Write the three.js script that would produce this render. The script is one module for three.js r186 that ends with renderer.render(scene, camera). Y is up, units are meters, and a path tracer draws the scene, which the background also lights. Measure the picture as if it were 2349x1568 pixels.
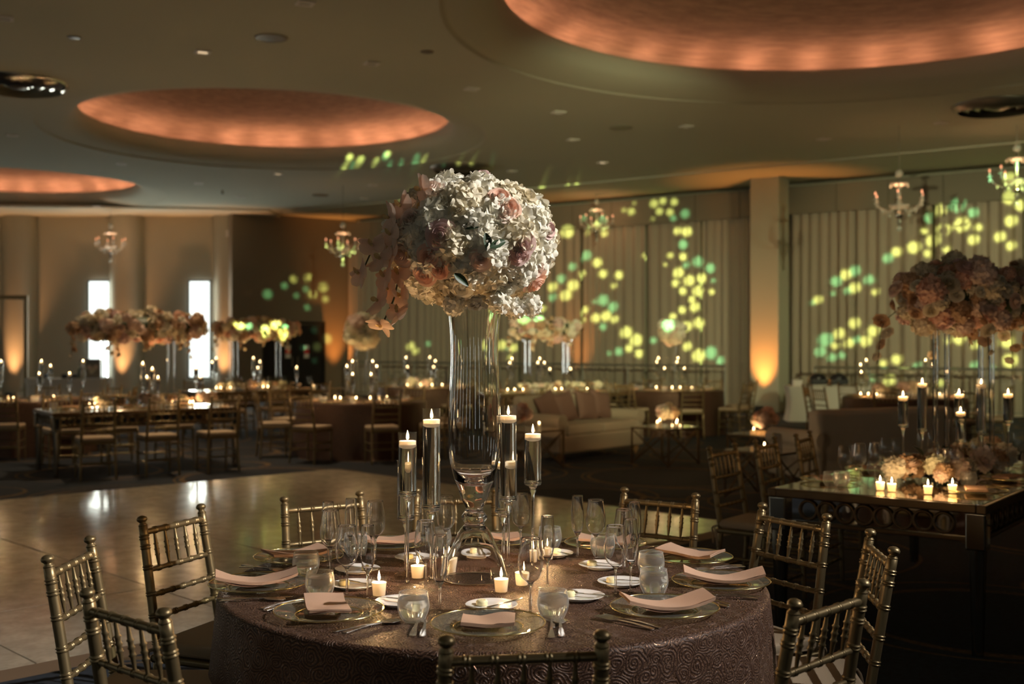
import * as THREE from 'three';
import { RoundedBoxGeometry } from 'three/addons/geometries/RoundedBoxGeometry.js';
import { mergeGeometries } from 'three/addons/utils/BufferGeometryUtils.js';
import { RectAreaLightUniformsLib } from 'three/addons/lights/RectAreaLightUniformsLib.js';

// ---------------------------------------------------------------- camera, renderer, large lights
RectAreaLightUniformsLib.init();
const scene = new THREE.Scene();
scene.background = new THREE.Color(0, 0, 0);
const EYE = 1.571, FOCAL = 2600;                                  // metres; pixels of the 2349 x 1568 frame
const camera = new THREE.PerspectiveCamera(2 * Math.atan(784 / FOCAL) * 180 / Math.PI, 2349 / 1568, 0.05, 120);
camera.position.set(0, EYE, 0);
camera.lookAt(0, EYE + 6 / FOCAL, -1);
camera.focus = 3.75;
camera.userData.fStop = 2.7;
const renderer = new THREE.WebGLRenderer({ antialias: true });
renderer.toneMapping = THREE.LinearToneMapping;
renderer.toneMappingExposure = 1.0;
renderer.shadowMap.enabled = true;

// strengths of the room's lamps and of the added curtain wash
const COVE_I = 0.29, PANEL_I = 12, DOWN_I = 40, UP_I = 72, GOBO_I = 3800, ADDED_WASH_I = 265, PIN_I = 250, CANDLE_I = 0.11, BULB_I = 0.8;
const CEILING = 5.47;
const RGB = (r, g, b) => new THREE.Color().setRGB(r, g, b);
const AMBER = RGB(1, 0.32, 0.06), PEACH = RGB(1, 0.42, 0.25), FLAME = RGB(1, 0.58, 0.25);
function spot(name, from, to, angle, penumbra, intensity, color, size = 1, parent = scene) {
  const l = new THREE.SpotLight(color, intensity, 0, angle, penumbra, 2);
  l.name = name; l.position.set(...from); l.target.position.set(...to); l.castShadow = true; l.shadow.radius = size;
  parent.add(l, l.target);
  return l;
}
function point(name, at, intensity, color, size, parent) {
  const l = new THREE.PointLight(color, intensity, 0, 2);
  l.name = name; l.position.set(...at); l.castShadow = true; l.shadow.radius = size;
  parent.add(l);
  return l;
}

// ---------------------------------------------------------------- helpers
const V = (x, y, z) => new THREE.Vector3(x, y, z);
let seed = 7;
const rnd = () => { seed = (seed + 0x6d2b79f5) | 0; let t = Math.imul(seed ^ (seed >>> 15), 1 | seed); t = (t + Math.imul(t ^ (t >>> 7), 61 | t)) ^ t; return ((t ^ (t >>> 14)) >>> 0) / 4294967296; };
const rr = (a, b) => a + (b - a) * rnd();
const lerp = (a, b, t) => a + (b - a) * t, clamp = (x, a, b) => Math.min(b, Math.max(a, x));
const taken = new Map();
function numbered(name) { const n = taken.get(name) ?? 0; taken.set(name, n + 1); return n ? name + '_' + String(n).padStart(3, '0') : name; }
const shadowed = (o) => { o.castShadow = o.receiveShadow = true; return o; };
function part(name, geo, mat, parent, pos, rot) {
  const o = shadowed(new THREE.Mesh(geo, mat)); o.name = name;
  if (pos) o.position.set(...pos);
  if (rot) o.rotation.set(...rot);
  parent.add(o);
  return o;
}
function tag(o, label, category, group) { o.userData.label = label; o.userData.category = category; if (group) o.userData.group = group; return o; }
function thing(name, label, category, [x, y, z] = [0, 0, 0], turn = 0, group) {
  const o = new THREE.Group(); o.name = numbered(name); scene.add(o);
  o.position.set(x, y, z); o.rotation.y = turn;
  return tag(o, label, category, group);
}
function single(name, geo, mat, label, category, pos, rot, group) { const o = part(numbered(name), geo, mat, scene, pos, rot); return tag(o, label, category, group); }
function struct(name, geo, mat, pos, rot) { const o = part(name, geo, mat, scene, pos, rot); o.userData.kind = 'structure'; return o; }
function copy(root, [x, y, z], turn = 0) { const c = root.clone(); c.name = numbered(root.name.replace(/_\d{3}$/, '')); c.userData = { ...root.userData }; scene.add(c); c.position.set(x, y, z); c.rotation.y = turn; return c; }
// repeats that stand in a row are told apart by their order from the left: label = "second <what> from the left <where>"
const ORD = ['first', 'second', 'third', 'fourth', 'fifth', 'sixth', 'seventh', 'eighth', 'ninth', 'tenth', 'eleventh', 'twelfth', 'thirteenth', 'fourteenth', 'fifteenth', 'sixteenth', 'seventeenth', 'eighteenth', 'nineteenth', 'twentieth', 'twenty-first', 'twenty-second', 'twenty-third', 'twenty-fourth', 'twenty-fifth', 'twenty-sixth', 'twenty-seventh', 'twenty-eighth', 'twenty-ninth', 'thirtieth'];
const rows = new Map();
function inRow(o, what, where) { const k = what + '|' + where; if (!rows.has(k)) rows.set(k, []); rows.get(k).push(o); o.userData.group = what + 's ' + where; return o; }
function nameRows() {
  for (const [k, list] of rows) {
    const [what, where] = k.split('|');
    list.sort((a, b) => a.position.x / -a.position.z - b.position.x / -b.position.z);
    list.forEach((o, i) => { o.userData.label = list.length === 1 ? what + ' ' + where : (list.length === 2 ? ['left one of two ' + what + 's ', 'right one of two ' + what + 's '][i] + where : ORD[i] + ' ' + what + ' from the left ' + where); });
  }
}
function mg(list) {
  const flat = list.every((g) => g.index) ? list : list.map((g) => (g.index ? g.toNonIndexed() : g));
  const keep = ['position', 'normal', 'uv'];
  for (const g of flat) for (const k of Object.keys(g.attributes)) if (!keep.includes(k)) g.deleteAttribute(k);
  return mergeGeometries(flat);
}
const box = (w, h, d, x = 0, y = 0, z = 0) => new THREE.BoxGeometry(w, h, d).translate(x, y, z);
const rbox = (w, h, d, r, x = 0, y = 0, z = 0, n = 2) => new RoundedBoxGeometry(w, h, d, n, r).translate(x, y, z);
const lathe = (pts, n = 24) => new THREE.LatheGeometry(pts.map(([r, y]) => new THREE.Vector2(r, y)), n);
const UPV = V(0, 1, 0);
function along(geo, p, q) {                                         // a shape built up the y axis is laid from p towards q
  const d = V(q[0] - p[0], q[1] - p[1], q[2] - p[2]).normalize();
  return geo.applyQuaternion(new THREE.Quaternion().setFromUnitVectors(UPV, d)).translate(...p);
}
const rod = (p, q, r0, r1 = r0, n = 8) => { const L = V(...p).distanceTo(V(...q)); return along(new THREE.CylinderGeometry(r1, r0, L, n).translate(0, L / 2, 0), p, q); };
const tube = (pts, r, n = 16, m = 6) => new THREE.TubeGeometry(new THREE.CatmullRomCurve3(pts.map((p) => V(...p))), n, r, m);
function smooth(pts, n) {                                          // a smooth profile through control points
  const c = new THREE.SplineCurve(pts.map(([x, y]) => new THREE.Vector2(x, y)));
  return c.getPoints(n).map((p) => [Math.max(p.x, 0), p.y]);
}
function grid(nu, nv, f) {                                          // a surface patch, f(u, v) -> [x, y, z]; uv from f's 4th and 5th values or u, v
  const pos = [], uv = [], idx = [];
  for (let j = 0; j <= nv; j++) for (let i = 0; i <= nu; i++) {
    const p = f(i / nu, j / nv); pos.push(p[0], p[1], p[2]); uv.push(p[3] ?? i / nu, p[4] ?? j / nv);
    if (i < nu && j < nv) { const a = j * (nu + 1) + i, b = a + 1, c = a + nu + 1, d = c + 1; idx.push(a, b, d, a, d, c); }
  }
  const g = new THREE.BufferGeometry();
  g.setAttribute('position', new THREE.Float32BufferAttribute(pos, 3)); g.setAttribute('uv', new THREE.Float32BufferAttribute(uv, 2));
  g.setIndex(idx); g.computeVertexNormals();
  return g;
}
function aim(o, pos, dir, roll = 0) {                               // sets an object so that its y axis points along dir
  o.position.set(...pos);
  o.quaternion.setFromUnitVectors(UPV, V(...dir).normalize()).multiply(new THREE.Quaternion().setFromAxisAngle(UPV, roll));
  return o;
}

// ---------------------------------------------------------------- textures
function dataTex(n, f, srgb) {
  const d = new Uint8Array(n * n * 4);
  for (let y = 0; y < n; y++) for (let x = 0; x < n; x++) { const c = f(x / n, y / n); const o = (y * n + x) * 4; d[o] = clamp(c[0], 0, 1) * 255; d[o + 1] = clamp(c[1], 0, 1) * 255; d[o + 2] = clamp(c[2], 0, 1) * 255; d[o + 3] = 255; }
  const t = new THREE.DataTexture(d, n, n); t.wrapS = t.wrapT = THREE.RepeatWrapping; t.magFilter = THREE.LinearFilter; t.minFilter = THREE.LinearFilter;
  if (srgb) t.colorSpace = THREE.SRGBColorSpace;
  t.needsUpdate = true;
  return t;
}
const HASH = new Float32Array(65536); for (let i = 0; i < 65536; i++) HASH[i] = rnd();
const hash = (x, y) => HASH[((x & 255) + ((y & 255) << 8)) & 65535];
function noise(x, y, p) {                                           // value noise that repeats after p cells
  const xi = Math.floor(x), yi = Math.floor(y), fx = x - xi, fy = y - yi, u = fx * fx * (3 - 2 * fx), v = fy * fy * (3 - 2 * fy), m = (a) => ((a % p) + p) % p;
  return lerp(lerp(hash(m(xi), m(yi)), hash(m(xi + 1), m(yi)), u), lerp(hash(m(xi), m(yi + 1)), hash(m(xi + 1), m(yi + 1)), u), v);
}
// swirled ribbon embroidery: spirals round scattered centres, 0.5 m of cloth
const SW = 8, centres = [];
for (let j = 0; j < SW; j++) for (let i = 0; i < SW; i++) centres.push([(i + 0.5 + rr(-0.36, 0.36)) / SW, (j + 0.5 + rr(-0.36, 0.36)) / SW, rnd() < 0.5 ? -1 : 1, rr(0, 6.28), rr(0.85, 1.15)]);
function swirl(u, v) {
  const wu = u + 0.035 * (noise(u * 12, v * 12, 12) - 0.5) + 0.012 * (noise(u * 32, v * 32, 32) - 0.5), wv = v + 0.035 * (noise(u * 12 + 3, v * 12 + 7, 12) - 0.5) + 0.012 * (noise(u * 32 + 5, v * 32 + 2, 32) - 0.5);
  let best = 9, bc = null, bx = 0, by = 0;
  const ci = Math.floor(wu * SW), cj = Math.floor(wv * SW);
  for (let dj = -1; dj <= 1; dj++) for (let di = -1; di <= 1; di++) {
    const ii = ((ci + di) % SW + SW) % SW, jj = ((cj + dj) % SW + SW) % SW, c = centres[jj * SW + ii];
    const dx = wu - (c[0] + (ci + di - ii) / SW), dy = wv - (c[1] + (cj + dj - jj) / SW), d = Math.hypot(dx, dy) / c[4];
    if (d < best) { best = d; bc = c; bx = dx; by = dy; }
  }
  const th = Math.atan2(by, bx);
  return 0.5 + 0.5 * Math.sin(best * 2 * Math.PI / 0.021 + bc[2] * th * 1 + bc[3]);
}
const swirlH = new Float32Array(1024 * 1024);
for (let y = 0; y < 1024; y++) for (let x = 0; x < 1024; x++) swirlH[y * 1024 + x] = swirl(x / 1024, y / 1024);
const sw = (u, v) => swirlH[((Math.floor(v * 1024) & 1023) << 10) + (Math.floor(u * 1024) & 1023)];
const ridge = (h) => Math.pow(clamp((h - 0.22) / 0.5, 0, 1), 0.8);
const clothBump = dataTex(1024, (u, v) => { const r = ridge(sw(u, v)), g = r * (0.82 + 0.18 * hash(Math.floor(u * 340) & 255, Math.floor(v * 340) & 255)); return [g, g, g]; });
const clothColor = dataTex(1024, (u, v) => { const r = ridge(sw(u, v)), n = 0.88 + 0.24 * hash(Math.floor(u * 300) & 255, Math.floor(v * 300) & 255); return [lerp(0.25, 0.44, r) * n, lerp(0.16, 0.325, r) * n, lerp(0.12, 0.255, r) * n]; }, true);
const clothRough = dataTex(1024, (u, v) => { const s = ridge(sw(u, v)) > 0.4 && hash(Math.floor(u * 256) & 255, Math.floor(v * 256) & 255) > 0.62 ? 0.16 : 0.55; return [0, s, s < 0.4 ? 0.95 : 0.15]; });
const linen = dataTex(256, (u, v) => { const a = 0.5 + 0.25 * Math.sin(u * 2 * Math.PI * 60) + 0.25 * Math.sin(v * 2 * Math.PI * 60) + 0.3 * (noise(u * 64, v * 8, 8) - 0.5); return [a, a, a]; });
const mottle = dataTex(256, (u, v) => { const a = 0.86 + 0.14 * noise(u * 16, v * 16, 16) - 0.08 * noise(u * 64, v * 64, 64); return [a, a * 0.99, a * 0.97]; }, true);
// carpet: dark blue ground, large rings and arcs in tan outline, 4.8 m repeat
const carpetTex = (() => {
  const rings = [[1.1, 1.0, 0.78, 1], [3.3, 1.5, 0.95, 1], [2.1, 3.2, 0.7, 1], [4.2, 3.7, 0.8, 1], [0.5, 3.0, 0.55, 0], [2.6, 0.2, 0.45, 0], [3.2, 3.0, 0.45, 0]], P = 4.8;
  return dataTex(1024, (u, v) => {
    const x = u * P, y = v * P, n = 0.8 + 0.4 * noise(u * 256, v * 256, 256);
    let c = [0.155, 0.178, 0.215], line = 0, inside = 0;
    for (const [cx, cy, r, full] of rings) {
      const dx = ((x - cx + 1.5 * P) % P) - P / 2, dy = ((y - cy + 1.5 * P) % P) - P / 2, d = Math.hypot(dx, dy), a = Math.atan2(dy, dx), w = 0.035 + 0.02 * Math.sin(a * 2 + cx);
      if (d < r) inside = full;
      line = Math.max(line, 1 - Math.abs(d - r) / w, full ? (1 - Math.abs(d - r - 0.16 - 0.08 * Math.sin(a + cy)) / 0.02) * 0.8 : 0);
    }
    if (inside) c = [0.115, 0.135, 0.175];
    const t = clamp(line * 2, 0, 1);
    return [lerp(c[0], 0.42, t) * n, lerp(c[1], 0.33, t) * n, lerp(c[2], 0.22, t) * n];
  }, true);
})();
const scaled = (t, x, y = x) => { const c = t.clone(); c.repeat.set(x, y); c.needsUpdate = true; return c; };

// ---------------------------------------------------------------- materials
const std = (o) => new THREE.MeshStandardMaterial(o), phy = (o) => new THREE.MeshPhysicalMaterial(o);
const M = {
  ceiling: std({ color: RGB(0.57, 0.58, 0.47), roughness: 0.95 }),
  dome: std({ color: RGB(0.56, 0.46, 0.36), roughness: 0.9, map: scaled(mottle, 6) }),
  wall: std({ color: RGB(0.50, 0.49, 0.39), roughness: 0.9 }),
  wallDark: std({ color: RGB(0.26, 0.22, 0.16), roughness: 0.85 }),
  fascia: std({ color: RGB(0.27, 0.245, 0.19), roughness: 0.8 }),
  black: std({ color: RGB(0.012, 0.012, 0.012), roughness: 0.6 }),
  blackGloss: std({ color: RGB(0.02, 0.02, 0.025), roughness: 0.25 }),
  carpet: std({ map: carpetTex, roughness: 0.98 }),
  dance: phy({ color: RGB(0.68, 0.60, 0.48), roughness: 0.26, clearcoat: 0.4, clearcoatRoughness: 0.1, map: scaled(mottle, 1) }),
  danceEdge: std({ color: RGB(0.20, 0.13, 0.08), roughness: 0.5 }),
  joint: std({ color: RGB(0.14, 0.11, 0.08), roughness: 0.8 }),
  curtain: phy({ color: RGB(0.52, 0.45, 0.36), roughness: 0.9, transmission: 0.12, side: THREE.DoubleSide }),
  cloth: std({ map: clothColor, bumpMap: clothBump, bumpScale: 0.0022, roughnessMap: clothRough, metalnessMap: clothRough, roughness: 1, metalness: 1 }),
  gold: std({ color: RGB(0.28, 0.208, 0.108), roughness: 0.38, metalness: 0.75 }),
  goldRim: std({ color: RGB(0.95, 0.78, 0.38), roughness: 0.18, metalness: 1 }),
  silver: std({ color: RGB(0.85, 0.83, 0.8), roughness: 0.14, metalness: 1 }),
  cushion: std({ color: RGB(0.54, 0.42, 0.29), roughness: 0.9, bumpMap: scaled(linen, 2), bumpScale: 0.0006 }),
  napkin: std({ color: RGB(0.60, 0.37, 0.25), roughness: 0.9, bumpMap: scaled(linen, 2), bumpScale: 0.0006 }),
  porcelain: phy({ color: RGB(0.86, 0.84, 0.82), roughness: 0.18, clearcoat: 0.6 }),
  butter: std({ color: RGB(0.88, 0.78, 0.45), roughness: 0.5 }),
  glass: phy({ color: RGB(1, 1, 1), roughness: 0, transmission: 1, thickness: 0.01, ior: 1.5 }),
  pane: phy({ color: RGB(0.97, 0.98, 0.97), roughness: 0.02, transmission: 1, thickness: 0, ior: 1.5 }),
  charger: phy({ color: RGB(0.90, 0.92, 0.80), roughness: 0.03, transmission: 0.93, thickness: 0, ior: 1.55 }),
  frosted: phy({ color: RGB(0.92, 0.94, 0.94), roughness: 0.33, transmission: 0.96, thickness: 0, ior: 1.45 }),
  water: phy({ color: RGB(1, 1, 1), roughness: 0, transmission: 1, thickness: 0.05, ior: 1.33 }),
  iceWater: phy({ color: RGB(0.96, 0.98, 0.98), roughness: 0.12, transmission: 1, thickness: 0.05, ior: 1.33 }),
  crystal: phy({ color: RGB(0.9, 0.95, 0.92), roughness: 0.12, transmission: 0.5, thickness: 0, ior: 1.6 }),
  acrylic: phy({ color: RGB(1, 1, 1), roughness: 0, transmission: 1, thickness: 0.03, ior: 1.49 }),
  wax: phy({ color: RGB(0.97, 0.90, 0.78), roughness: 0.9, transmission: 0.45, thickness: 0, side: THREE.DoubleSide }),
  flame: std({ color: RGB(0, 0, 0), emissive: RGB(1, 0.62, 0.28), emissiveIntensity: 45 }),
  bulb: std({ color: RGB(0, 0, 0), emissive: RGB(1, 0.38, 0.18), emissiveIntensity: 2.2 }),
  lens: std({ color: RGB(0, 0, 0), emissive: AMBER, emissiveIntensity: 3 }),
  dimLens: std({ color: RGB(0.62, 0.62, 0.58), roughness: 0.4 }),
  litLens: std({ color: RGB(0, 0, 0), emissive: RGB(1, 0.72, 0.42), emissiveIntensity: 0.9 }),
  panelGlow: std({ color: RGB(0, 0, 0), emissive: RGB(0.92, 1, 0.95), emissiveIntensity: 1.9 }),
  led: std({ color: RGB(0, 0, 0), emissive: PEACH, emissiveIntensity: 1 }),
  mirror: std({ color: RGB(0.72, 0.72, 0.68), roughness: 0.04, metalness: 1 }),
  bronze: std({ color: RGB(0.16, 0.10, 0.05), roughness: 0.4, metalness: 0.6 }),
  tanWood: std({ color: RGB(0.35, 0.2, 0.09), roughness: 0.5 }),
  mirrorLeg: std({ color: RGB(0.46, 0.43, 0.36), roughness: 0.16, metalness: 1 }),
  sofaPale: std({ color: RGB(0.74, 0.65, 0.50), roughness: 0.9, bumpMap: scaled(linen, 6), bumpScale: 0.0008 }),
  sofa: std({ color: RGB(0.42, 0.34, 0.25), roughness: 0.9, bumpMap: scaled(linen, 6), bumpScale: 0.0008 }),
  pillow: std({ color: RGB(0.22, 0.12, 0.09), roughness: 0.75, bumpMap: scaled(clothBump, 1.5), bumpScale: 0.002 }),
  whiteCloth: std({ color: RGB(0.66, 0.64, 0.58), roughness: 0.9 }),
  metalDark: std({ color: RGB(0.22, 0.2, 0.17), roughness: 0.4, metalness: 0.8 }),
  rail: std({ color: RGB(0.34, 0.34, 0.3), roughness: 0.4, metalness: 0.7 }),
  white: std({ color: RGB(0.82, 0.80, 0.76), roughness: 0.6 }),
  signRed: std({ color: RGB(0.7, 0.05, 0.06), roughness: 0.5 }),
  stem: std({ color: RGB(0.05, 0.05, 0.02), roughness: 0.6 }),
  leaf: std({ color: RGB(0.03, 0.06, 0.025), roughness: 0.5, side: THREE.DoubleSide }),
};
const petalMat = (r, g, b) => phy({ color: RGB(r, g, b), roughness: 0.75, transmission: 0.25, side: THREE.DoubleSide });
const F = { white: petalMat(0.86, 0.82, 0.70), cream: petalMat(0.82, 0.74, 0.56), green: petalMat(0.78, 0.78, 0.60), peach: petalMat(0.90, 0.60, 0.46), blush: petalMat(0.88, 0.71, 0.61), mauve: petalMat(0.72, 0.52, 0.48), orchid: petalMat(0.90, 0.66, 0.50), lip: petalMat(0.75, 0.55, 0.25), tan: petalMat(0.62, 0.42, 0.26) };
const wallA_y = [[8.18,4.63,0.13],[7.93,4.43,0.11],[9.07,4.66,0.07],[9.33,4.53,0.07],[8.82,4.56,0.04],[9.92,5.08,0.04],[10.14,5.03,0.07],[10.23,5.24,0.03],[10.8,5.19,0.08],[11.06,5.24,0.07],[11.38,5.19,0.07],[10.96,4.98,0.07],[11.26,4.94,0.07],[10.77,4.8,0.03],[11.48,4.46,0.07],[11.74,4.43,0.09],[11.27,3.85,0.05],[11.63,3.8,0.07],[10.52,3.88,0.04],[11.13,3.62,0.03],[9.12,3.75,0.09],[8.65,3.49,0.06],[8.9,3.54,0.12],[9.29,3.45,0.08],[9.77,3.4,0.08],[9.63,3.13,0.05],[8.36,3.17,0.11],[8.13,2.91,0.11],[7.71,3.15,0.09],[11.5,3.4,0.1],[12.14,3.24,0.09],[11.8,3.19,0.1],[11.43,3.14,0.07],[11.62,2.93,0.07],[12.04,2.92,0.1],[12.42,2.89,0.05],[8.73,2.5,0.07],[9.39,2.33,0.1],[9.07,2.28,0.09],[9.65,2.24,0.07],[8.69,2.24,0.04],[11.87,2.71,0.06],[11.96,2.52,0.09],[11.6,2.45,0.07],[11.34,2.28,0.07],[9.99,1.89,0.11],[10.28,1.69,0.12],[10.07,1.47,0.07],[10.37,1.34,0.08],[11.72,2.03,0.1],[12.06,2.12,0.1],[11.75,1.53,0.08],[12.06,1.3,0.12],[11.86,1.16,0.06],[12.09,1.09,0.06],[6.58,2.55,0.1],[7.39,2.57,0.06],[5.99,1.56,0.1],[6.41,1.48,0.08],[6.27,1.22,0.04],[2.68,1.53,0.08],[2.87,1.38,0.07]];
const wallA_g = [[8.71,4.95,0.06],[8.99,5.04,0.04],[9.29,4.86,0.09],[11.69,4.87,0.09],[11.36,4.78,0.06],[11.63,4.11,0.09],[8.78,3.96,0.1],[8.34,3.68,0.08],[8.61,3.85,0.04],[7.99,3.36,0.09],[7.71,2.87,0.08],[12.04,3.66,0.1],[12.37,3.48,0.09],[11.72,3.59,0.06],[12.46,3.17,0.04],[9.29,2.75,0.11],[9.59,2.57,0.1],[9.03,2.71,0.04],[9.76,1.39,0.08],[9.48,1.34,0.04],[10.78,1.68,0.06],[12.39,1.37,0.12],[12.65,1.18,0.08],[9.29,2.05,0.07],[7.03,2.61,0.07],[6.2,1.46,0.04],[3.34,1.6,0.05]];
const wallB_y = [[17.92,4.55,0.1],[18.0,4.15,0.12],[18.38,4.21,0.12],[18.72,4.12,0.06],[18.26,3.91,0.12],[18.62,3.86,0.08],[17.77,3.89,0.1],[17.35,3.76,0.1],[16.97,3.68,0.08],[18.05,3.69,0.06],[17.65,3.61,0.06],[17.58,4.12,0.06],[19.34,5.12,0.1],[19.35,4.74,0.11],[19.58,4.55,0.09],[19.39,4.23,0.09],[19.17,3.9,0.08],[19.39,3.7,0.07],[15.8,3.2,0.09],[16.01,2.89,0.09],[16.25,2.86,0.1],[16.49,2.78,0.05],[15.14,2.63,0.07],[15.33,2.6,0.05],[16.0,2.07,0.09],[16.25,2.06,0.09],[15.84,1.99,0.07],[15.65,1.83,0.09],[16.44,1.89,0.09],[15.89,1.61,0.08],[16.28,1.66,0.09],[15.54,1.55,0.06],[18.32,1.71,0.09],[18.47,1.72,0.05],[19.3,1.64,0.1],[19.43,1.6,0.05],[18.08,1.66,0.05],[18.67,1.55,0.06],[19.36,1.23,0.11],[16.97,1.24,0.08],[17.17,1.21,0.08],[16.81,0.76,0.09],[16.66,1.14,0.06],[17.9,0.71,0.06]];
const wallB_g = [[18.29,4.63,0.12],[18.61,4.45,0.08],[17.7,4.4,0.08],[16.77,3.54,0.08],[16.01,3.28,0.09],[16.23,3.27,0.08],[15.57,3.05,0.09],[16.35,3.07,0.08],[15.86,2.83,0.06],[15.01,2.56,0.04],[15.5,2.77,0.04],[16.06,1.69,0.06],[15.32,1.69,0.12],[15.08,1.66,0.07],[16.42,0.8,0.05],[15.2,1.41,0.09],[15.47,1.27,0.07],[15.7,1.32,0.06],[17.42,1.11,0.05],[18.64,1.12,0.06],[19.02,1.07,0.04]];
const wallC_y = [[1.59,3.56,0.11],[2.09,3.6,0.14],[2.59,3.34,0.15],[2.23,3.12,0.14],[2.67,2.98,0.1],[2.73,1.75,0.15],[2.38,1.49,0.13]];
const wallC_g = [[1.28,3.35,0.1],[0.73,3.08,0.14],[2.0,3.27,0.09],[1.68,3.06,0.08],[2.04,2.71,0.09],[2.29,2.01,0.1],[1.89,1.46,0.08],[2.29,1.07,0.08]];
// ---------------------------------------------------------------- the room
const C0 = V(-4.91, 0, -35.8), U = V(0.822, 0, 0.569), N = V(-0.569, 0, 0.822);      // far corner, along the curtain wall, into the room
const onWall = (t, off, y = 0) => [C0.x + U.x * t + N.x * off, y, C0.z + U.z * t + N.z * off];
const WALL_TURN = Math.atan2(-U.z, U.x);                             // turns +x along the curtain wall
const D0 = V(-7.9, 0, -33.5);
const COVES = [[4.19, -13.35, 4.33], [-4.55, -21.2, 3.35], [-12.9, -28.6, 3.3]];      // x, z, opening radius
{
  const outline = [[C0.x, C0.z], [32.1, -10.2], [16, 14], [-18, 14], [-18, -34], [-7.9, -34], [D0.x, D0.z]];
  const flat = (pts) => new THREE.Shape(pts.map(([x, z]) => new THREE.Vector2(x, -z)));
  // carpeted floor with thickness
  const fl = new THREE.ExtrudeGeometry(flat([[-23, 15], [33, 15], [33, -37], [-23, -37]]), { depth: 0.2, bevelEnabled: false }).rotateX(-Math.PI / 2).translate(0, -0.2, 0);
  const uv = fl.attributes.uv, p = fl.attributes.position;
  for (let i = 0; i < uv.count; i++) uv.setXY(i, p.getX(i) / 4.8 + 0.30, p.getZ(i) / 4.8 + 0.12);
  struct('floor', fl, M.carpet);
  // ceiling slab with three round openings
  const cs = flat([[-23, 15], [33, 15], [33, -37], [-23, -37]]);
  for (const [x, z, r] of COVES) cs.holes.push(new THREE.Path().absarc(x, -z, r + 0.7, 0, Math.PI * 2, true));
  struct('ceiling', new THREE.ExtrudeGeometry(cs, { depth: 0.18, bevelEnabled: false, curveSegments: 96 }).rotateX(-Math.PI / 2).translate(0, CEILING, 0), M.ceiling);
  COVES.forEach(([x, z, r], k) => {
    const g = new THREE.Group(); g.name = 'trim_' + (k + 1); g.userData.kind = 'structure'; g.position.set(x, CEILING, z); scene.add(g);
    part('cove_ring', lathe([[r + 0.74, 0.004], [r + 0.73, -0.002], [r + 0.69, -0.002], [r + 0.685, 0.022], [r + 0.62, 0.024], ...smooth([[r + 0.6, 0.024], [r + 0.34, 0.065], [r + 0.13, 0.14], [r + 0.03, 0.25], [r, 0.36]], 14), [r + 0.02, 0.385], [r + 0.06, 0.385], [r + 0.07, 0.3], [r + 0.6, 0.3]], 128), M.ceiling, g);
    part('cove_dome', lathe([[r + 0.6, 0.3], ...smooth([[r + 0.62, 0.46], [r + 0.3, 0.74], [r * 0.75, 0.98], [r * 0.4, 1.14], [0, 1.2]], 20)], 128), M.dome, g);
    part('led_strip', new THREE.TorusGeometry(r + 0.3, 0.02, 6, 96).rotateX(Math.PI / 2).translate(0, 0.33, 0), M.led, g);
    const n = 34;
    for (let i = 0; i < n; i++) { const a = (i + 0.3 * hash(i, k)) / n * Math.PI * 2; point('cove_lamp', [Math.cos(a) * (r + 0.3), 0.375, Math.sin(a) * (r + 0.3)], COVE_I * (0.6 + 0.8 * hash(i * 7, k * 5 + 1)), PEACH, 2, g); }
  });
  // walls
  const wall = (name, a, b, mat, h = CEILING + 0.15, thick = 0.25) => { const L = Math.hypot(b[0] - a[0], b[1] - a[1]), t = Math.atan2(-(b[1] - a[1]), b[0] - a[0]); const g = box(L + 0.3, h, thick, L / 2, h / 2, 0); const o = struct(name, g, mat, [a[0], 0, a[1]], [0, t, 0]); return o; };
  const off = 0.125;
  const wr = wall('wall_right', [C0.x - N.x * off, C0.z - N.z * off], [32.1 - N.x * off, -10.2 - N.z * off], M.wall);
  wall('wall_side', [32.2, -10.2], [16.1, 14.1], M.wall);
  wall('wall_back', [16, 14.1], [-18, 14.1], M.wall);
  wall('wall_left', [-18.1, 14], [-18.1, -34], M.wall);
  wall('wall_end', [-18, -34.1], [-8.02, -34.1], M.wall);
  const ul = C0.clone().sub(D0).normalize(), nl = V(-ul.z, 0, ul.x);
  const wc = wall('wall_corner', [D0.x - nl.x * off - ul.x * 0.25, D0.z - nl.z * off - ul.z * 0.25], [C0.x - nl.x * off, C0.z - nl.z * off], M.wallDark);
  // a fascia of boards above the curtains, hung clear of the ceiling so that a gap stays open above it
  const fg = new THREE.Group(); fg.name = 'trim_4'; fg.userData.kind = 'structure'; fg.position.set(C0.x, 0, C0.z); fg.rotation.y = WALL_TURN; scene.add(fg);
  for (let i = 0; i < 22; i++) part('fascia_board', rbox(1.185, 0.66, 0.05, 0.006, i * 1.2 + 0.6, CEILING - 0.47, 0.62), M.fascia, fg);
  // a shallow drop in the ceiling along the curtain wall, and one that curves in front of the end wall
  const sg = new THREE.Group(); sg.name = 'trim_5'; sg.userData.kind = 'structure'; scene.add(sg);
  part('ceiling_drop', box(44, 0.03, 2.5, 22, CEILING - 0.015, 1.95).applyMatrix4(new THREE.Matrix4().makeRotationY(WALL_TURN)).translate(C0.x, 0, C0.z), M.ceiling, sg);
  const lip = new THREE.Shape(); lip.moveTo(-22, 34.2); lip.lineTo(-7.0, 34.2); lip.lineTo(-7.0, 32.6); lip.quadraticCurveTo(-13.5, 30.9, -22, 32.0);
  part('curved_soffit', new THREE.ExtrudeGeometry(lip, { depth: 0.06, bevelEnabled: false, curveSegments: 40 }).rotateX(-Math.PI / 2).translate(0, CEILING - 0.06, 0), M.ceiling, sg);
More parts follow.
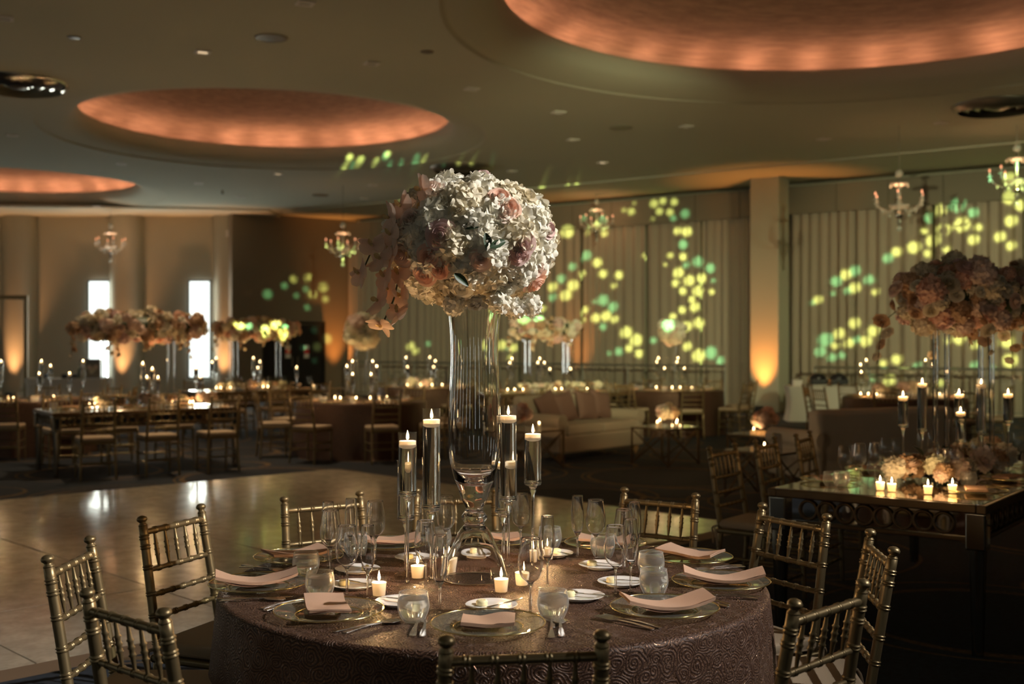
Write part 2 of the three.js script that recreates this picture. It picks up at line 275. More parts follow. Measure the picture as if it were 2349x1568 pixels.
  // square column between the two curtain bays
  struct('column', rbox(0.7, CEILING, 0.65, 0.02, 0, CEILING / 2, 0), M.wall, onWall(14.28, 1.41), [0, WALL_TURN, 0]);
  // rounded piers on the end wall
  for (const [x, w, k] of [[-14.75, 1.0, 1], [-11.55, 1.0, 2], [-8.42, 1.05, 3]]) {
    const sh = []; for (let i = 0; i <= 24; i++) { const a = i / 24 * Math.PI; sh.push(new THREE.Vector2(-Math.cos(a) * w / 2, Math.sin(a) * 0.42)); }
    const s = new THREE.Shape(sh); s.closePath();
    const g = new THREE.ExtrudeGeometry(s, { depth: CEILING, bevelEnabled: false }).rotateX(-Math.PI / 2).rotateY(Math.PI);
    struct('pier_' + k, g.toNonIndexed ? g : g, M.wall, [x, 0, -33.98], [0, 0, 0]);
  }
  // double door in the dark corner wall, with two notices
  const dg = new THREE.Group(); dg.name = 'door_1'; dg.userData.kind = 'structure'; scene.add(dg);
  dg.position.set(D0.x, 0, D0.z); dg.rotation.y = Math.atan2(-ul.z, ul.x);
  for (const k of [0, 1]) {
    const leaf = part('door_leaf', rbox(0.92, 2.16, 0.05, 0.008, 1.12 + k * 0.94, 1.09, 0.05), M.black, dg);
    part('door_handle', rbox(0.03, 0.3, 0.03, 0.008, 1.5 + k * 0.18, 1.05, 0.1), M.metalDark, leaf);
  }
  part('door_frame', mg([box(0.08, 2.26, 0.09, 0.6, 1.13, 0.05), box(0.08, 2.26, 0.09, 2.58, 1.13, 0.05), box(2.06, 0.08, 0.09, 1.59, 2.24, 0.05)]), M.black, dg);
  for (const [k, x] of [[0, 1.36], [1, 1.98]]) {
    const n = single('notice', rbox(0.17, 0.4, 0.012, 0.004, 0, 0, 0), M.white, ['white paper notice with red band on left leaf of black door', 'white paper notice with red band on right leaf of black door'][k], 'sign');
    n.position.set(D0.x + ul.x * x + nl.x * 0.082, 1.36, D0.z + ul.z * x + nl.z * 0.082); n.rotation.y = Math.atan2(-ul.z, ul.x);
    part('red_band', box(0.17, 0.13, 0.004, 0, 0.0, 0.008), M.signRed, n);
  }
  const sp = single('wall_plate', rbox(0.09, 0.2, 0.02, 0.006), M.white, 'small pale plate high on the end wall pier', 'wall plate', [-8.42, 4.86, -33.54]);
  // bright window panels with a pebbled glass front
  // two in view on the end wall, the same kind along the left wall and behind the camera
  const pane = [[-12.32, -33.85, 0], [-9.32, -33.85, 0]];
  for (const z of [-26, -20, -14, -8, -2, 4, 10]) pane.push([-17.88, z, Math.PI / 2]);
  for (const x of [-12, -6, 1.6, 8]) pane.push([x, 13.88, Math.PI]);
  const beads = []; for (let i = 0; i < 38; i++) for (const s of [-1, 1]) beads.push(new THREE.SphereGeometry(0.034, 6, 4).translate(s * 0.292 + 0.006 * (hash(i, 3) - 0.5), 0.62 + i * 0.0765, 0.035));
  const beadG = mg(beads), frameG = mg([box(0.05, 2.95, 0.1, -0.325, 2.03, 0.01), box(0.05, 2.95, 0.1, 0.325, 2.03, 0.01), box(0.6, 0.05, 0.1, 0, 3.48, 0.01), box(0.6, 0.05, 0.1, 0, 0.58, 0.01)]), glowG = box(0.6, 2.85, 0.05, 0, 2.03, 0);
  pane.forEach(([x, z, turn], k) => {
    const g = new THREE.Group(); g.name = 'window_' + (k + 1); g.userData.kind = 'structure'; g.position.set(x, 0, z); g.rotation.y = turn; scene.add(g);
    part('light_panel', glowG, M.panelGlow, g); part('panel_frame', frameG, M.metalDark, g);
    if (k < 2) part('bead_edge', beadG, M.pane, g).userData.kind = 'stuff';
    const l = new THREE.RectAreaLight(RGB(0.95, 1, 0.88), PANEL_I * (k < 2 ? 1 : k < 9 ? 0.13 : 0.11), 0.6, 2.85); l.name = 'panel_light'; l.position.set(0, 2.03, 0.06); l.rotation.y = Math.PI; g.add(l);
  });
  // dance floor: white panels laid at 45 degrees, 1.22 m each, with an edge ramp
  const fr = new THREE.Group(); fr.name = 'dance_floor'; fr.userData.kind = 'structure'; fr.position.set(-2.23, 0, -14.15); fr.rotation.y = -Math.PI / 4 - 0.01; scene.add(fr);
  // local x runs from the far corner towards the right corner, local z from the far corner towards the left
  part('underlay', box(6.1, 0.012, 9.76, 3.05, 0.006, 4.88), M.joint, fr);
  const tg = rbox(1.213, 0.012, 1.213, 0.002, 0, 0, 0, 1);
  for (let i = 0; i < 5; i++) for (let j = 0; j < 8; j++) part('panel', tg, M.dance, fr, [i * 1.22 + 0.61, 0.014, j * 1.22 + 0.61], [0, ((i * 3 + j * 5) % 4) * Math.PI / 2, 0]);
  const ramp = (L) => new THREE.ExtrudeGeometry(new THREE.Shape([new THREE.Vector2(0, 0), new THREE.Vector2(0.13, 0), new THREE.Vector2(0, 0.02)]), { depth: L, bevelEnabled: false });
  part('edge_ramp', ramp(9.76).translate(6.1, 0, 0), M.danceEdge, fr);
  part('edge_ramp', ramp(9.76).rotateY(Math.PI).translate(0, 0, 9.76), M.danceEdge, fr);
  part('edge_ramp', ramp(6.1).rotateY(Math.PI / 2).translate(0, 0, 0), M.danceEdge, fr);
  part('edge_ramp', ramp(6.1).rotateY(-Math.PI / 2).translate(6.1, 0, 9.76), M.danceEdge, fr);
}
// sheer curtains in folds
{
  const H = CEILING - 0.78;
  const panel = (w, s) => grid(Math.round(w * 26), 8, (u, v) => {
    const x = u * w, q = x + s * 7.3, a = 0.03 + 0.05 * noise(q * 1.7, 3, 256), ph = 9 * noise(q * 1.1, 5, 256);
    return [x, H * v + 0.02, (a * Math.sin(x * 24 + ph + 0.2 * Math.sin(v * 3 + s)) + 0.07 * noise(q * 5, 9, 256)) * (1.15 - 0.35 * v)];
  });
  const cut = [[0.15, 2.1], [2.3, 2.1], [4.45, 2.1], [6.6, 2.0], [8.65, 1.9], [10.6, 1.5], [12.15, 1.5], [14.5, 1.5], [16.05, 1.7], [17.8, 1.8], [19.65, 1.8], [21.5, 2.0], [23.55, 2.0]];
  cut.forEach(([t, w], i) => {
    const o = single('curtain_panel', panel(w, i), M.curtain, 'x', 'curtain', onWall(t, 0.5), [0, WALL_TURN, 0]);
    if (t < 22) inRow(o, 'sheer taupe curtain panel', t < 13 ? 'left of the amber column' : 'right of the amber column');
    else tag(o, 'sheer taupe curtain panel far right along the wall', 'curtain');
  });
}
// railing in front of the curtains
{
  const rail = (t0, t1, label, scroll) => {
    const g = thing('railing', label, 'railing', onWall(t0, 1.5), WALL_TURN), L = t1 - t0;
    part('top_rail', rod([0, 1.06, 0], [L, 1.06, 0], 0.028, 0.028, 8), M.rail, g);
    part('bottom_rail', rod([0, 0.16, 0], [L, 0.16, 0], 0.018, 0.018, 6), M.rail, g);
    const n = Math.round(L / 1.3);
    for (let i = 0; i <= n; i++) part('post', rod([L * i / n, 0, 0], [L * i / n, 1.06, 0], 0.026, 0.026, 8), M.rail, g);
    if (scroll) for (let i = 0; i < n * 3; i++) part('scroll', new THREE.TorusGeometry(0.19, 0.012, 5, 16).translate(L * (i + 0.5) / (n * 3), 0.6, 0), M.rail, g);
    else for (let i = 0; i < n; i++) part('glass_panel', rbox(L / n - 0.12, 0.78, 0.012, 0.004, L * (i + 0.5) / n, 0.6, 0), M.pane, g);
  };
  rail(1.0, 6.2, 'grey metal railing with ring scrolls before the far curtains', true);
  rail(6.6, 13.2, 'grey metal railing before curtains left of the amber column', false);
  rail(15.4, 24, 'grey metal railing before curtains right of the amber column', false);
}
// ceiling fittings
{
  const ringG = mg([rbox(0.26, 0.02, 0.05, 0.004, 0, -0.006, 0.105), rbox(0.26, 0.02, 0.05, 0.004, 0, -0.006, -0.105), rbox(0.05, 0.02, 0.16, 0.004, 0.105, -0.006, 0), rbox(0.05, 0.02, 0.16, 0.004, -0.105, -0.006, 0)]);
  const lensG = rbox(0.17, 0.012, 0.17, 0.004, 0, 0.0, 0);
  const lit = [[-4.12, -15.09], [-5.34, -25.87], [1.94, -24.26]];
  const dim = [[4.96, -26.54], [3.14, -28.01], [-0.61, -17.27], [0.78, -19.02], [1.16, -21.57], [3.12, -20.24], [5.91, -21.48], [7.55, -19.92], [8.87, -24.14], [-1.94, -15.7], [-8.42, -24.43], [-7.58, -27.41], [-2.36, -12.93], [-6.06, -13.52], [-9.3, -21.08], [-11.5, -31.39], [-3.4, -27.7], [-7.14, -29.82], [-3.95, -30.27], [0.0, -25.48], [-1.6, -26.48]];
  for (const [x, z] of [...lit, ...dim]) {
    const on = lit.some((q) => q[0] === x), low = z < -30.8 && x < -9;
    const t = thing('ceiling_downlight', 'x', 'downlight', [x, CEILING - (low ? 0.06 : 0), z], 0.4); t.scale.set(0.78, 1, 0.78);
    part('trim_frame', ringG, M.white, t); part('lens', lensG, on ? M.litLens : M.dimLens, t);
    if (on) spot('downlight_beam', [0, -0.03, 0], [0, -3, 0], 0.9, 1, DOWN_I, RGB(1, 0.72, 0.42), 4, t);
    inRow(t, on ? 'glowing square ceiling downlight' : 'small unlit square ceiling downlight', 'in the flat ceiling');
  }
  for (const [x, z] of [[-3.06, -14.4], [-1.13, -15.09], [-5.0, -29.56], [1.96, -20.36], [-5.56, -14.38]]) {
    const t = thing('ceiling_speaker', 'x', 'speaker', [x, CEILING, z]);
    part('grille', lathe([[0, -0.012], [0.17, -0.012], [0.2, -0.006]], 24), M.metalDark, t); part('ring', new THREE.TorusGeometry(0.2, 0.012, 6, 24).rotateX(Math.PI / 2), M.fascia, t); if (x === -1.13 || x === -5.56) t.scale.set(0.42, 1, 0.42);
    inRow(t, 'dark round ceiling speaker grille', 'in the flat ceiling');
  }
  const names = ['round stepped metal air diffuser at far left of ceiling', 'round air diffuser catching green light above the white flowers', 'round dark air diffuser at right under the large cove'];
  [[-7.37, -16.9], [-1.1, -24.98], [7.91, -18.44]].forEach(([x, z], i) => {
    const t = thing('ceiling_diffuser', names[i], 'air vent', [x, CEILING, z]);
    [0.72, 0.56, 0.4, 0.24].forEach((r, k) => part('ring', lathe([[r - 0.11, -0.10 + k * 0.01], [r - 0.03, -0.05], [r, -0.0], [r - 0.02, 0.0]], 32), i === 0 ? M.silver : M.metalDark, t));
    part('core', lathe([[0, -0.09], [0.12, -0.08], [0.14, -0.05]], 20), M.metalDark, t);
  });
  const s = thing('sprinkler', 'tiny metal sprinkler head hanging from the ceiling at left', 'sprinkler', [-7.32, CEILING, -28.64]); part('stem', lathe([[0, -0.1], [0.05, -0.09], [0.02, -0.07], [0.02, 0], [0.05, 0]], 10), M.metalDark, s);
}
// amber uplights on the floor
{
  const up = (label, x, z, tx, ty, tz, I, ang = 0.34, col = AMBER) => {
    const t = thing('uplight', label, 'uplight', [x, 0, z]);
    part('body', lathe([[0, 0], [0.11, 0], [0.12, 0.03], [0.1, 0.16], [0.09, 0.16], [0.085, 0.12], [0, 0.12]], 16), M.black, t);
    part('lens', lathe([[0, 0.135], [0.08, 0.13]], 16), M.lens, t);
    spot('uplight_beam', [0, 0.17, 0], [tx - x, ty, tz - z], ang, 1, I, col, 3, t);
  };
  const cw = onWall(14.28, 1.6), cf = onWall(14.28, 2.04);
  up('amber uplight at the foot of the square column', cf[0], cf[2], cw[0], 4.4, cw[2], UP_I * 0.6, 0.5);
  up('amber uplight at foot of the leftmost rounded pier', -14.75, -33.22, -14.75, 4.6, -33.56, UP_I * 0.55, 0.48, RGB(1, 0.44, 0.17));
  up('amber uplight at foot of pier right of the first window', -11.55, -33.22, -11.55, 4.6, -33.56, UP_I * 0.55, 0.48, RGB(1, 0.44, 0.17));
  up('amber uplight at foot of pier right of the second window', -8.62, -33.22, -8.52, 4.6, -33.56, UP_I * 0.55, 0.48, RGB(1, 0.44, 0.17));
  const ul = C0.clone().sub(D0).normalize(), nl = V(-ul.z, 0, ul.x), q = (t, o) => [D0.x + ul.x * t + nl.x * o, D0.z + ul.z * t + nl.z * o], a = q(2.95, 0.45), b = q(3.0, 0.0);
  up('amber uplight in the corner right of the black door', a[0], a[1], b[0], 4.6, b[1], UP_I * 0.7, 0.42);
  [[-17.3, -10], [-17.3, 1], [-9, 13.3], [-2, 13.3], [5, 13.3], [12, 13.3]].forEach(([x, z], i) => up(['amber uplight by the left wall beside the dance floor', 'amber uplight by the left wall behind the camera', 'leftmost amber uplight by the wall behind the camera', 'second amber uplight from left behind the camera', 'third amber uplight from left behind the camera', 'rightmost amber uplight by the wall behind the camera'][i], x, z, x < -17 ? -17.95 : x, 5.2, z > 13 ? 13.95 : z, UP_I * (z > 13 ? 0.5 : 0.35)));
  const e = onWall(8.6, 1.1), f = onWall(8.6, 0.5);
  up('amber uplight behind the sofa below the curtains', e[0], e[2], f[0], 4.2, f[2], UP_I * 0.22, 0.5);
}

// ---------------------------------------------------------------- pattern projectors: a lamp behind a steel plate with round holes
const ceilingSpots = {
  y: [[-2.58, -22.04, 0.08], [-2.45, -22.63, 0.06], [-3.43, -24.14, 0.07], [-1.31, -25.35, 0.06], [-0.95, -24.91, 0.06], [1.57, -27.7, 0.06], [0.74, -28.01, 0.08], [1.37, -28.32, 0.05], [-2.77, -29.48, 0.07], [-2.38, -20.69, 0.06], [-1.72, -20.36, 0.05], [-2.23, -21.48, 0.05], [-1.69, -23.15, 0.05]],
  g: [[-1.88, -23.05, 0.08], [-3.2, -23.58, 0.05], [-1.64, -25.87, 0.05], [-2.03, -20.69, 0.06], [-2.52, -23.92, 0.05], [-2.28, -23.8, 0.05], [-0.42, -24.26, 0.04]],
};
{
  const wallPts = (list) => list.map(([t, h, r]) => [...onWall(t, 0.55, h), r * 1.3]);
  const ul = C0.clone().sub(D0).normalize();
  const cornerPts = (list) => list.map(([t, h, r]) => [D0.x + ul.x * t, h, D0.z + ul.z * t, r]);
  const ceil = (list) => list.map(([x, z, r]) => [x, CEILING, z, r * 0.8]);
  const bloom = [[-4.92, 1.83, -20.1, 0.09], [-4.39, 1.80, -20.1, 0.09], [-4.18, 1.94, -20.1, 0.1], [-4.03, 1.79, -20.1, 0.1]], bloomG = [[-4.72, 1.83, -20.1, 0.06], [-4.0, 1.93, -20.1, 0.05], [0.2, 1.95, -19.2, 0.1], [0.45, 1.98, -19.2, 0.08], [2.78, 1.9, -20.1, 0.12]];
  function projector(label, at, to, color, intensity, targets) {
    const P = V(...at), ax = V(...to).sub(P).normalize(), rt = V().crossVectors(ax, UPV).normalize(), up = V().crossVectors(rt, ax), L = 0.4;
    const holes = [];
    let reach = 0.05;
    for (const [x, y, z, r] of targets) {
      const v = V(x, y, z).sub(P), k = L / v.dot(ax), h = [v.dot(rt) * k, v.dot(up) * k, r * k];
      if (holes.every((q) => Math.hypot(q[0] - h[0], q[1] - h[1]) > q[2] + h[2] + 0.0002)) { holes.push(h); reach = Math.max(reach, Math.hypot(h[0], h[1]) + h[2]); }
    }
    const R = reach + 0.02, s = new THREE.Shape().absarc(0, 0, R, 0, Math.PI * 2, false);
    for (const [x, y, r] of holes) s.holes.push(new THREE.Path().absarc(x, y, r, 0, Math.PI * 2, true));
    const t = thing('pattern_projector', label, 'projector', at);
    const basis = new THREE.Matrix4().makeBasis(rt, up, ax.clone().negate());
    const turn = new THREE.Quaternion().setFromRotationMatrix(basis);
    part('hole_plate', new THREE.ShapeGeometry(s, 8), std({ color: RGB(0.03, 0.03, 0.03), roughness: 0.7, side: THREE.DoubleSide }), t, ax.clone().multiplyScalar(L).toArray()).quaternion.copy(turn);
    const body = part('body', lathe([[0.0, -0.12], [R * 0.7, -0.12], [R + 0.004, -0.02], [R + 0.004, L + 0.01], [R, L + 0.01], [R, L], [R, -0.01], [R * 0.6, -0.1], [0, -0.1]], 24), M.black, t);
    body.quaternion.setFromUnitVectors(UPV, ax);
    part('hanger', rod([0, 0, 0], [0, CEILING - at[1], 0], 0.015, 0.015, 6), M.black, t, ax.clone().multiplyScalar(-0.1).add(V(0, 0.05, 0)).toArray());
    spot('projector_lamp', [0, 0, 0], ax.toArray(), Math.atan(reach / L) + 0.06, 0.02, intensity, color, 0.055, t);
  }
  const YEL = RGB(0.86, 1, 0.26), GRN = RGB(0.30, 1, 0.42);
  projector('black projector throwing yellow dots on the centre curtains', [1.2, 5.02, -8.6], [-0.4, 3.1, -30], YEL, GOBO_I, [...wallPts(wallA_y), ...cornerPts(wallC_y), ...ceil(ceilingSpots.y), ...bloom]);
  projector('black projector throwing green dots on the centre curtains', [0.3, 5.02, -8.4], [-0.4, 3.1, -30], GRN, GOBO_I * 0.55, [...wallPts(wallA_g), ...cornerPts(wallC_g), ...ceil(ceilingSpots.g), ...bloomG]);
  projector('black projector throwing yellow dots on the right curtains', [7.4, 5.0, -6.5], [9.2, 3.0, -26], YEL, GOBO_I * 0.8, wallPts(wallB_y));
  projector('black projector throwing green dots on the right curtains', [6.5, 5.0, -6.4], [9.2, 3.0, -26], GRN, GOBO_I * 0.5, wallPts(wallB_g));
  // two soft wash lights added out of view to brighten the curtains
  for (const [x, z, tx, ty, tz, label] of [[2.0, -5.6, 0.6, 1.4, -31, 'added black wash light out of view, brightening the centre curtains'], [8.4, -5.2, 9.6, 1.4, -26, 'added black wash light out of view, brightening the right curtains']]) {
    const t = thing('added_wash_light', label, 'added light', [x, 4.3, z]), d = V(tx - x, ty - 4.3, tz - z).normalize();
    part('body', lathe([[0, -0.2], [0.09, -0.2], [0.11, 0.06], [0.1, 0.06], [0.09, 0.0], [0, 0.0]], 16), M.black, t).quaternion.setFromUnitVectors(UPV, d);
    part('hanger', rod([0, 0, 0], [0, CEILING - 4.3, 0], 0.012, 0.012, 6), M.black, t, [0, 0.05, 0]);
    spot('added_wash_beam', d.clone().multiplyScalar(0.08).toArray(), d.clone().multiplyScalar(3).toArray(), 0.3, 1, ADDED_WASH_I * 1.5, RGB(0.97, 0.93, 0.5), 4, t);
  }
  // pin spot on the tall centrepiece, from the right
  const t = thing('pin_spot', 'small black ceiling spotlight trained on the centrepiece', 'spotlight', [6.0, 5.0, -2.5]), d = V(-0.1, 1.45, -3.9).sub(V(6.0, 5.0, -2.5)).normalize();
  const b = part('body', lathe([[0, -0.16], [0.06, -0.16], [0.07, 0.08], [0.06, 0.08], [0.055, 0.03], [0, 0.03]], 16), M.black, t); b.quaternion.setFromUnitVectors(UPV, d);
  part('hanger', rod([0, 0, 0], [0, CEILING - 5.0, 0], 0.012, 0.012, 6), M.black, t, [0, 0.05, 0]);
  spot('pin_beam', d.clone().multiplyScalar(0.1).toArray(), d.clone().multiplyScalar(3).toArray(), 0.25, 0.9, PIN_I, RGB(1, 0.95, 0.88), 2, t);
}

// ---------------------------------------------------------------- gilt bamboo-turned chairs
function turned(L, r0, r1, rings, bump = 0.004, n = 12, half = 0.0028) {   // a rod with pairs of raised rings
  const pts = [[0, 0], [r0, 0]];
  for (const y of rings) {
    const r = lerp(r0, r1, y / L);
    if (n > 8) pts.push([r, y - 0.011]);
    for (const dy of [-0.0048, 0.0048]) pts.push([r, y + dy - half], [r + bump * 0.8, y + dy - half * 0.35], [r + bump * 0.8, y + dy + half * 0.35], [r, y + dy + half]);
    if (n > 8) pts.push([r, y + 0.011]);
  }
  pts.push([r1, L], [0, L]);
  return lathe(pts, n);
}
function makeChair(fine) {
  const n = fine ? 14 : 6, few = (a) => (fine ? a : a.filter((_, i) => i % 2 === 0));
  const G = new THREE.Group(), gold = M.gold;
  for (const s of [-1, 1]) {
    const bx = s * 0.185, tx = s * 0.172, seat = [bx, 0.44, -0.18], top = [tx, 0.905, -0.262], L = V(...top).distanceTo(V(...seat));
    const low = turned(0.445, 0.0135, 0.0165, few([0.1, 0.22, 0.34]), 0.004, n);
    const upp = along(turned(L, 0.0165, 0.0165, few([0.05, 0.145, 0.225, 0.32, 0.395, 0.43]), 0.004, n), seat, top);
    const fin = along(lathe([[0, 0], [0.0165, 0], [0.0165, 0.004], [0.011, 0.010], [0.012, 0.014], [0.019, 0.020], [0.0195, 0.027], [0.015, 0.034], [0.006, 0.038], [0, 0.039]], n), top, [top[0], top[1] + 0.05, top[2] - 0.009]);
    part('back_post', mg([along(low, [bx + s * 0.012, 0, -0.215], seat), upp, fin]), gold, G);
    part('front_leg', along(turned(0.44, 0.0125, 0.0165, few([0.1, 0.22, 0.33]), 0.004, n), [s * 0.19, 0, 0.2], [s * 0.19, 0.44, 0.185]), gold, G);
    for (const y of [0.17, 0.27]) part('stretcher', along(turned(0.375, 0.009, 0.009, few([0.09, 0.19, 0.28]), 0.003, n), [s * 0.192, y, -0.19], [s * 0.19, y, 0.19]), gold, G);
  }
  for (const y of [0.15, 0.25]) part('stretcher', along(turned(0.37, 0.009, 0.009, few([0.09, 0.19, 0.28]), 0.003, n), [-0.185, y, 0.19], [0.185, y, 0.19]), gold, G);
  part('stretcher', along(turned(0.37, 0.009, 0.009, few([0.09, 0.19, 0.28]), 0.003, n), [-0.185, 0.2, -0.198], [0.185, 0.2, -0.198]), gold, G);
  const zAt = (y) => -0.18 - 0.082 * (y - 0.44) / 0.465, xAt = (y) => 0.185 - 0.013 * (y - 0.44) / 0.465;
  const bar = (y, r) => { const x = xAt(y), z = zAt(y); return along(turned(2 * x, r, r, fine ? [0.06, 0.12, 0.18, 0.24, 0.3] : [0.12, 0.24], 0.0032, n), [-x, y, z], [x, y, z]); };
  part('top_rail', bar(0.882, 0.0115), gold, G);
  for (const y of [0.745, 0.655, 0.575]) part('back_rail', bar(y, 0.0095), gold, G);
  for (let i = 0; i < 5; i++) {
    const x = -0.115 + i * 0.0575, L = 0.137, p = [x, 0.745, zAt(0.745)], q = [x, 0.882, zAt(0.882)];
    const g = fine ? lathe([[0.004, 0], [0.0055, 0.02], [0.0072, 0.045], [0.0105, 0.048], [0.0075, 0.052], [0.0075, 0.064], [0.0105, 0.0685], [0.0075, 0.073], [0.0075, 0.085], [0.0105, 0.089], [0.007, 0.092], [0.005, 0.118], [0.004, L]], 8) : lathe([[0.005, 0], [0.008, 0.05], [0.008, 0.09], [0.005, L]], 5);
    part('spindle', along(g, p, q), gold, G);
  }
  part('seat_frame', rbox(0.415, 0.03, 0.41, 0.012, 0, 0.432, 0), gold, G);
  const cu = part('cushion', grid(10, 10, () => [0, 0, 0]), M.cushion, G);
  cu.geometry = rbox(0.405, 0.05, 0.40, 0.022, 0, 0.472, 0.005, fine ? 4 : 2);
  if (fine) {
    part('cushion_piping', tube([[-0.19, 0.462, -0.185], [0.19, 0.462, -0.185], [0.203, 0.462, 0], [0.19, 0.462, 0.2], [-0.19, 0.462, 0.2], [-0.203, 0.462, 0], [-0.19, 0.462, -0.185]], 0.004, 48, 5), M.cushion, cu);
    for (const s of [-1, 1]) part('tie', mg([tube([[s * 0.17, 0.46, -0.19], [s * 0.19, 0.455, -0.22], [s * 0.215, 0.43, -0.2], [s * 0.21, 0.34, -0.19]], 0.006, 10, 5), tube([[s * 0.17, 0.46, -0.19], [s * 0.2, 0.45, -0.23], [s * 0.175, 0.41, -0.24], [s * 0.18, 0.35, -0.235]], 0.006, 10, 5)]), M.cushion, cu);
  }
  return G;
}
const chairFine = makeChair(true), chairFar = makeChair(false);
function chair(fine, x, z, turn, label, what, where) {
  const c = (fine ? chairFine : chairFar).clone(); c.name = numbered('bamboo_chair'); c.position.set(x, 0, z); c.rotation.y = turn; scene.add(c);
  tag(c, label, 'chair');
  if (what) inRow(c, what, where);
  return c;
}
const TABLE = V(-0.06, 0, -3.88), TOP = 0.765;
{
  // tops of the two back posts of each chair at the main table, as x and distance
  const posts = [
    [-0.151, 2.46, 0.206, 2.507, 'gold bamboo chair nearest the camera at the main table'],
    [-1.093, 2.934, -0.834, 2.72, 'gold bamboo chair at front left, seen from behind at an angle'],
    [-1.386, 3.385, -1.387, 3.746, 'gold bamboo chair at far left of the main table'],
    [-1.358, 4.167, -1.227, 4.49, 'gold bamboo chair at left standing against the white dance floor'],
    [-0.943, 4.70, -0.654, 4.89, 'gold bamboo chair behind the wine glasses left of the vase'],
    [-0.415, 4.98, -0.081, 4.98, 'gold bamboo chair directly behind the tall vase'],
    [0.492, 5.01, 0.781, 4.81, 'gold bamboo chair behind the table right of the vase'],
    [0.999, 4.51, 1.165, 4.23, 'gold bamboo chair at right in front of the mirrored table'],
    [1.219, 3.863, 1.186, 3.542, 'gold bamboo chair at far right of main table, seen edge on'],
    [0.698, 2.81, 0.94, 3.05, 'gold bamboo chair at front right with low arched back'],
  ];
  for (const [x0, d0, x1, d1, label] of posts) {
    const m = V((x0 + x1) / 2, 0, -(d0 + d1) / 2), n = V(d1 - d0, 0, x1 - x0).normalize();
    if (n.dot(TABLE.clone().sub(m)) < 0) n.negate();
    chair(true, m.x + n.x * 0.262, m.z + n.z * 0.262, Math.atan2(n.x, n.z), label);
  }
}

// ---------------------------------------------------------------- main table: cloth, settings, candles
function roundCloth(R, H, folds, amp, rows, seg, tex = 0.5) {
  const top = grid(seg, 6, (u, v) => { const a = u * Math.PI * 2, r = R * 0.985 * v; return [Math.sin(a) * r, H, Math.cos(a) * r, Math.sin(a) * r / tex, Math.cos(a) * r / tex]; });
  const side = grid(seg, rows, (u, v) => {
    const a = u * Math.PI * 2, e = clamp(v / 0.12, 0, 1), d = clamp((v - 0.12) / 0.88, 0, 1);
    const fold = amp * d * (Math.cos(a * folds) + 0.5 * Math.cos(a * (folds * 1.7 | 0) + 1) + 0.4 * Math.cos(a * 5 + 2));
    const r = R * 0.985 + 0.02 * Math.sin(e * Math.PI / 2) + fold + 0.05 * d, y = H - 0.022 * (1 - Math.cos(e * Math.PI / 2)) - (H - 0.026) * d;
    return [Math.sin(a) * r, y, Math.cos(a) * r, a * R / tex, (R + (e * 0.03 + d * H)) / tex];
  });
  return mg([top, side]);
}
single('tablecloth', roundCloth(0.915, TOP, 14, 0.022, 40, 220, 0.44), M.cloth, 'mauve brown swirl-embroidered sequin cloth on the main round table', 'tablecloth', [TABLE.x, 0, TABLE.z]);

const PLACE = ['front centre', 'front left', 'left', 'rear left', 'back left', 'back centre', 'back right', 'rear right', 'right', 'front right'];
const CH = [[-0.068, -3.224], [-0.545, -3.38], [-0.842, -3.769], [-0.80, -4.24], [-0.49, -4.53], [-0.044, -4.62], [0.373, -4.53], [0.66, -4.24], [0.70, -3.80], [0.46, -3.42]];
// glassware
function vesselSolid(outer, wall, n = 32) {                          // a closed glass wall: outer profile from foot to rim, then back down inside
  const inner = [];
  for (let i = outer.length - 1; i >= 0; i--) { const [r, y] = outer[i]; if (r > wall * 1.4 && y >= outer.floor) inner.push([r - wall, y]); }
  inner.push([0, Math.max(outer.floor + wall, inner[inner.length - 1][1] - wall * 0.2)]);
  return lathe([[0, outer[0][1]], ...outer, ...inner], n);
}
const bowl = (pts, floor, n) => { const o = smooth(pts, n); o.floor = floor; return o; };
const wineOut = bowl([[0.034, 0.001], [0.03, 0.004], [0.008, 0.009], [0.0042, 0.02], [0.0038, 0.06], [0.0046, 0.088], [0.012, 0.1], [0.029, 0.116], [0.0365, 0.142], [0.036, 0.172], [0.0315, 0.205], [0.0285, 0.23]], 0.1, 44);
const fluteOut = bowl([[0.032, 0.001], [0.028, 0.004], [0.007, 0.009], [0.004, 0.02], [0.0036, 0.06], [0.0045, 0.085], [0.011, 0.1], [0.0195, 0.12], [0.0235, 0.15], [0.0235, 0.185], [0.021, 0.22], [0.0195, 0.242]], 0.102, 44);
const noFoot = (o) => { const r = o.filter(([, y]) => y > 0.012); r.floor = o.floor; return r; };
const wineG = vesselSolid(noFoot(wineOut), 0.0012, 36), fluteG = vesselSolid(noFoot(fluteOut), 0.0012, 32), glassFoot = lathe([[0.0335, 0.0008], [0.034, 0.0018], ...smooth([[0.0335, 0.0026], [0.02, 0.0045], [0.009, 0.008], [0.0055, 0.013]], 10)], 36);
const cup = (pts, n, k = 24) => lathe(smooth(pts, k), n);
const tumblerPts = [[0.0, 0.003], [0.026, 0.002], [0.036, 0.012], [0.0455, 0.036], [0.0465, 0.056], [0.0415, 0.086]];
const tumblerG = mg([cup(tumblerPts, 32), new THREE.TorusGeometry(0.0415, 0.0011, 6, 32).rotateX(Math.PI / 2).translate(0, 0.086, 0)]);
const tumblerWater = lathe([[0, 0.006], [0.024, 0.0055], ...smooth([[0.034, 0.014], [0.0435, 0.037], [0.0447, 0.056], [0.0425, 0.071]], 12), [0, 0.071]], 32);
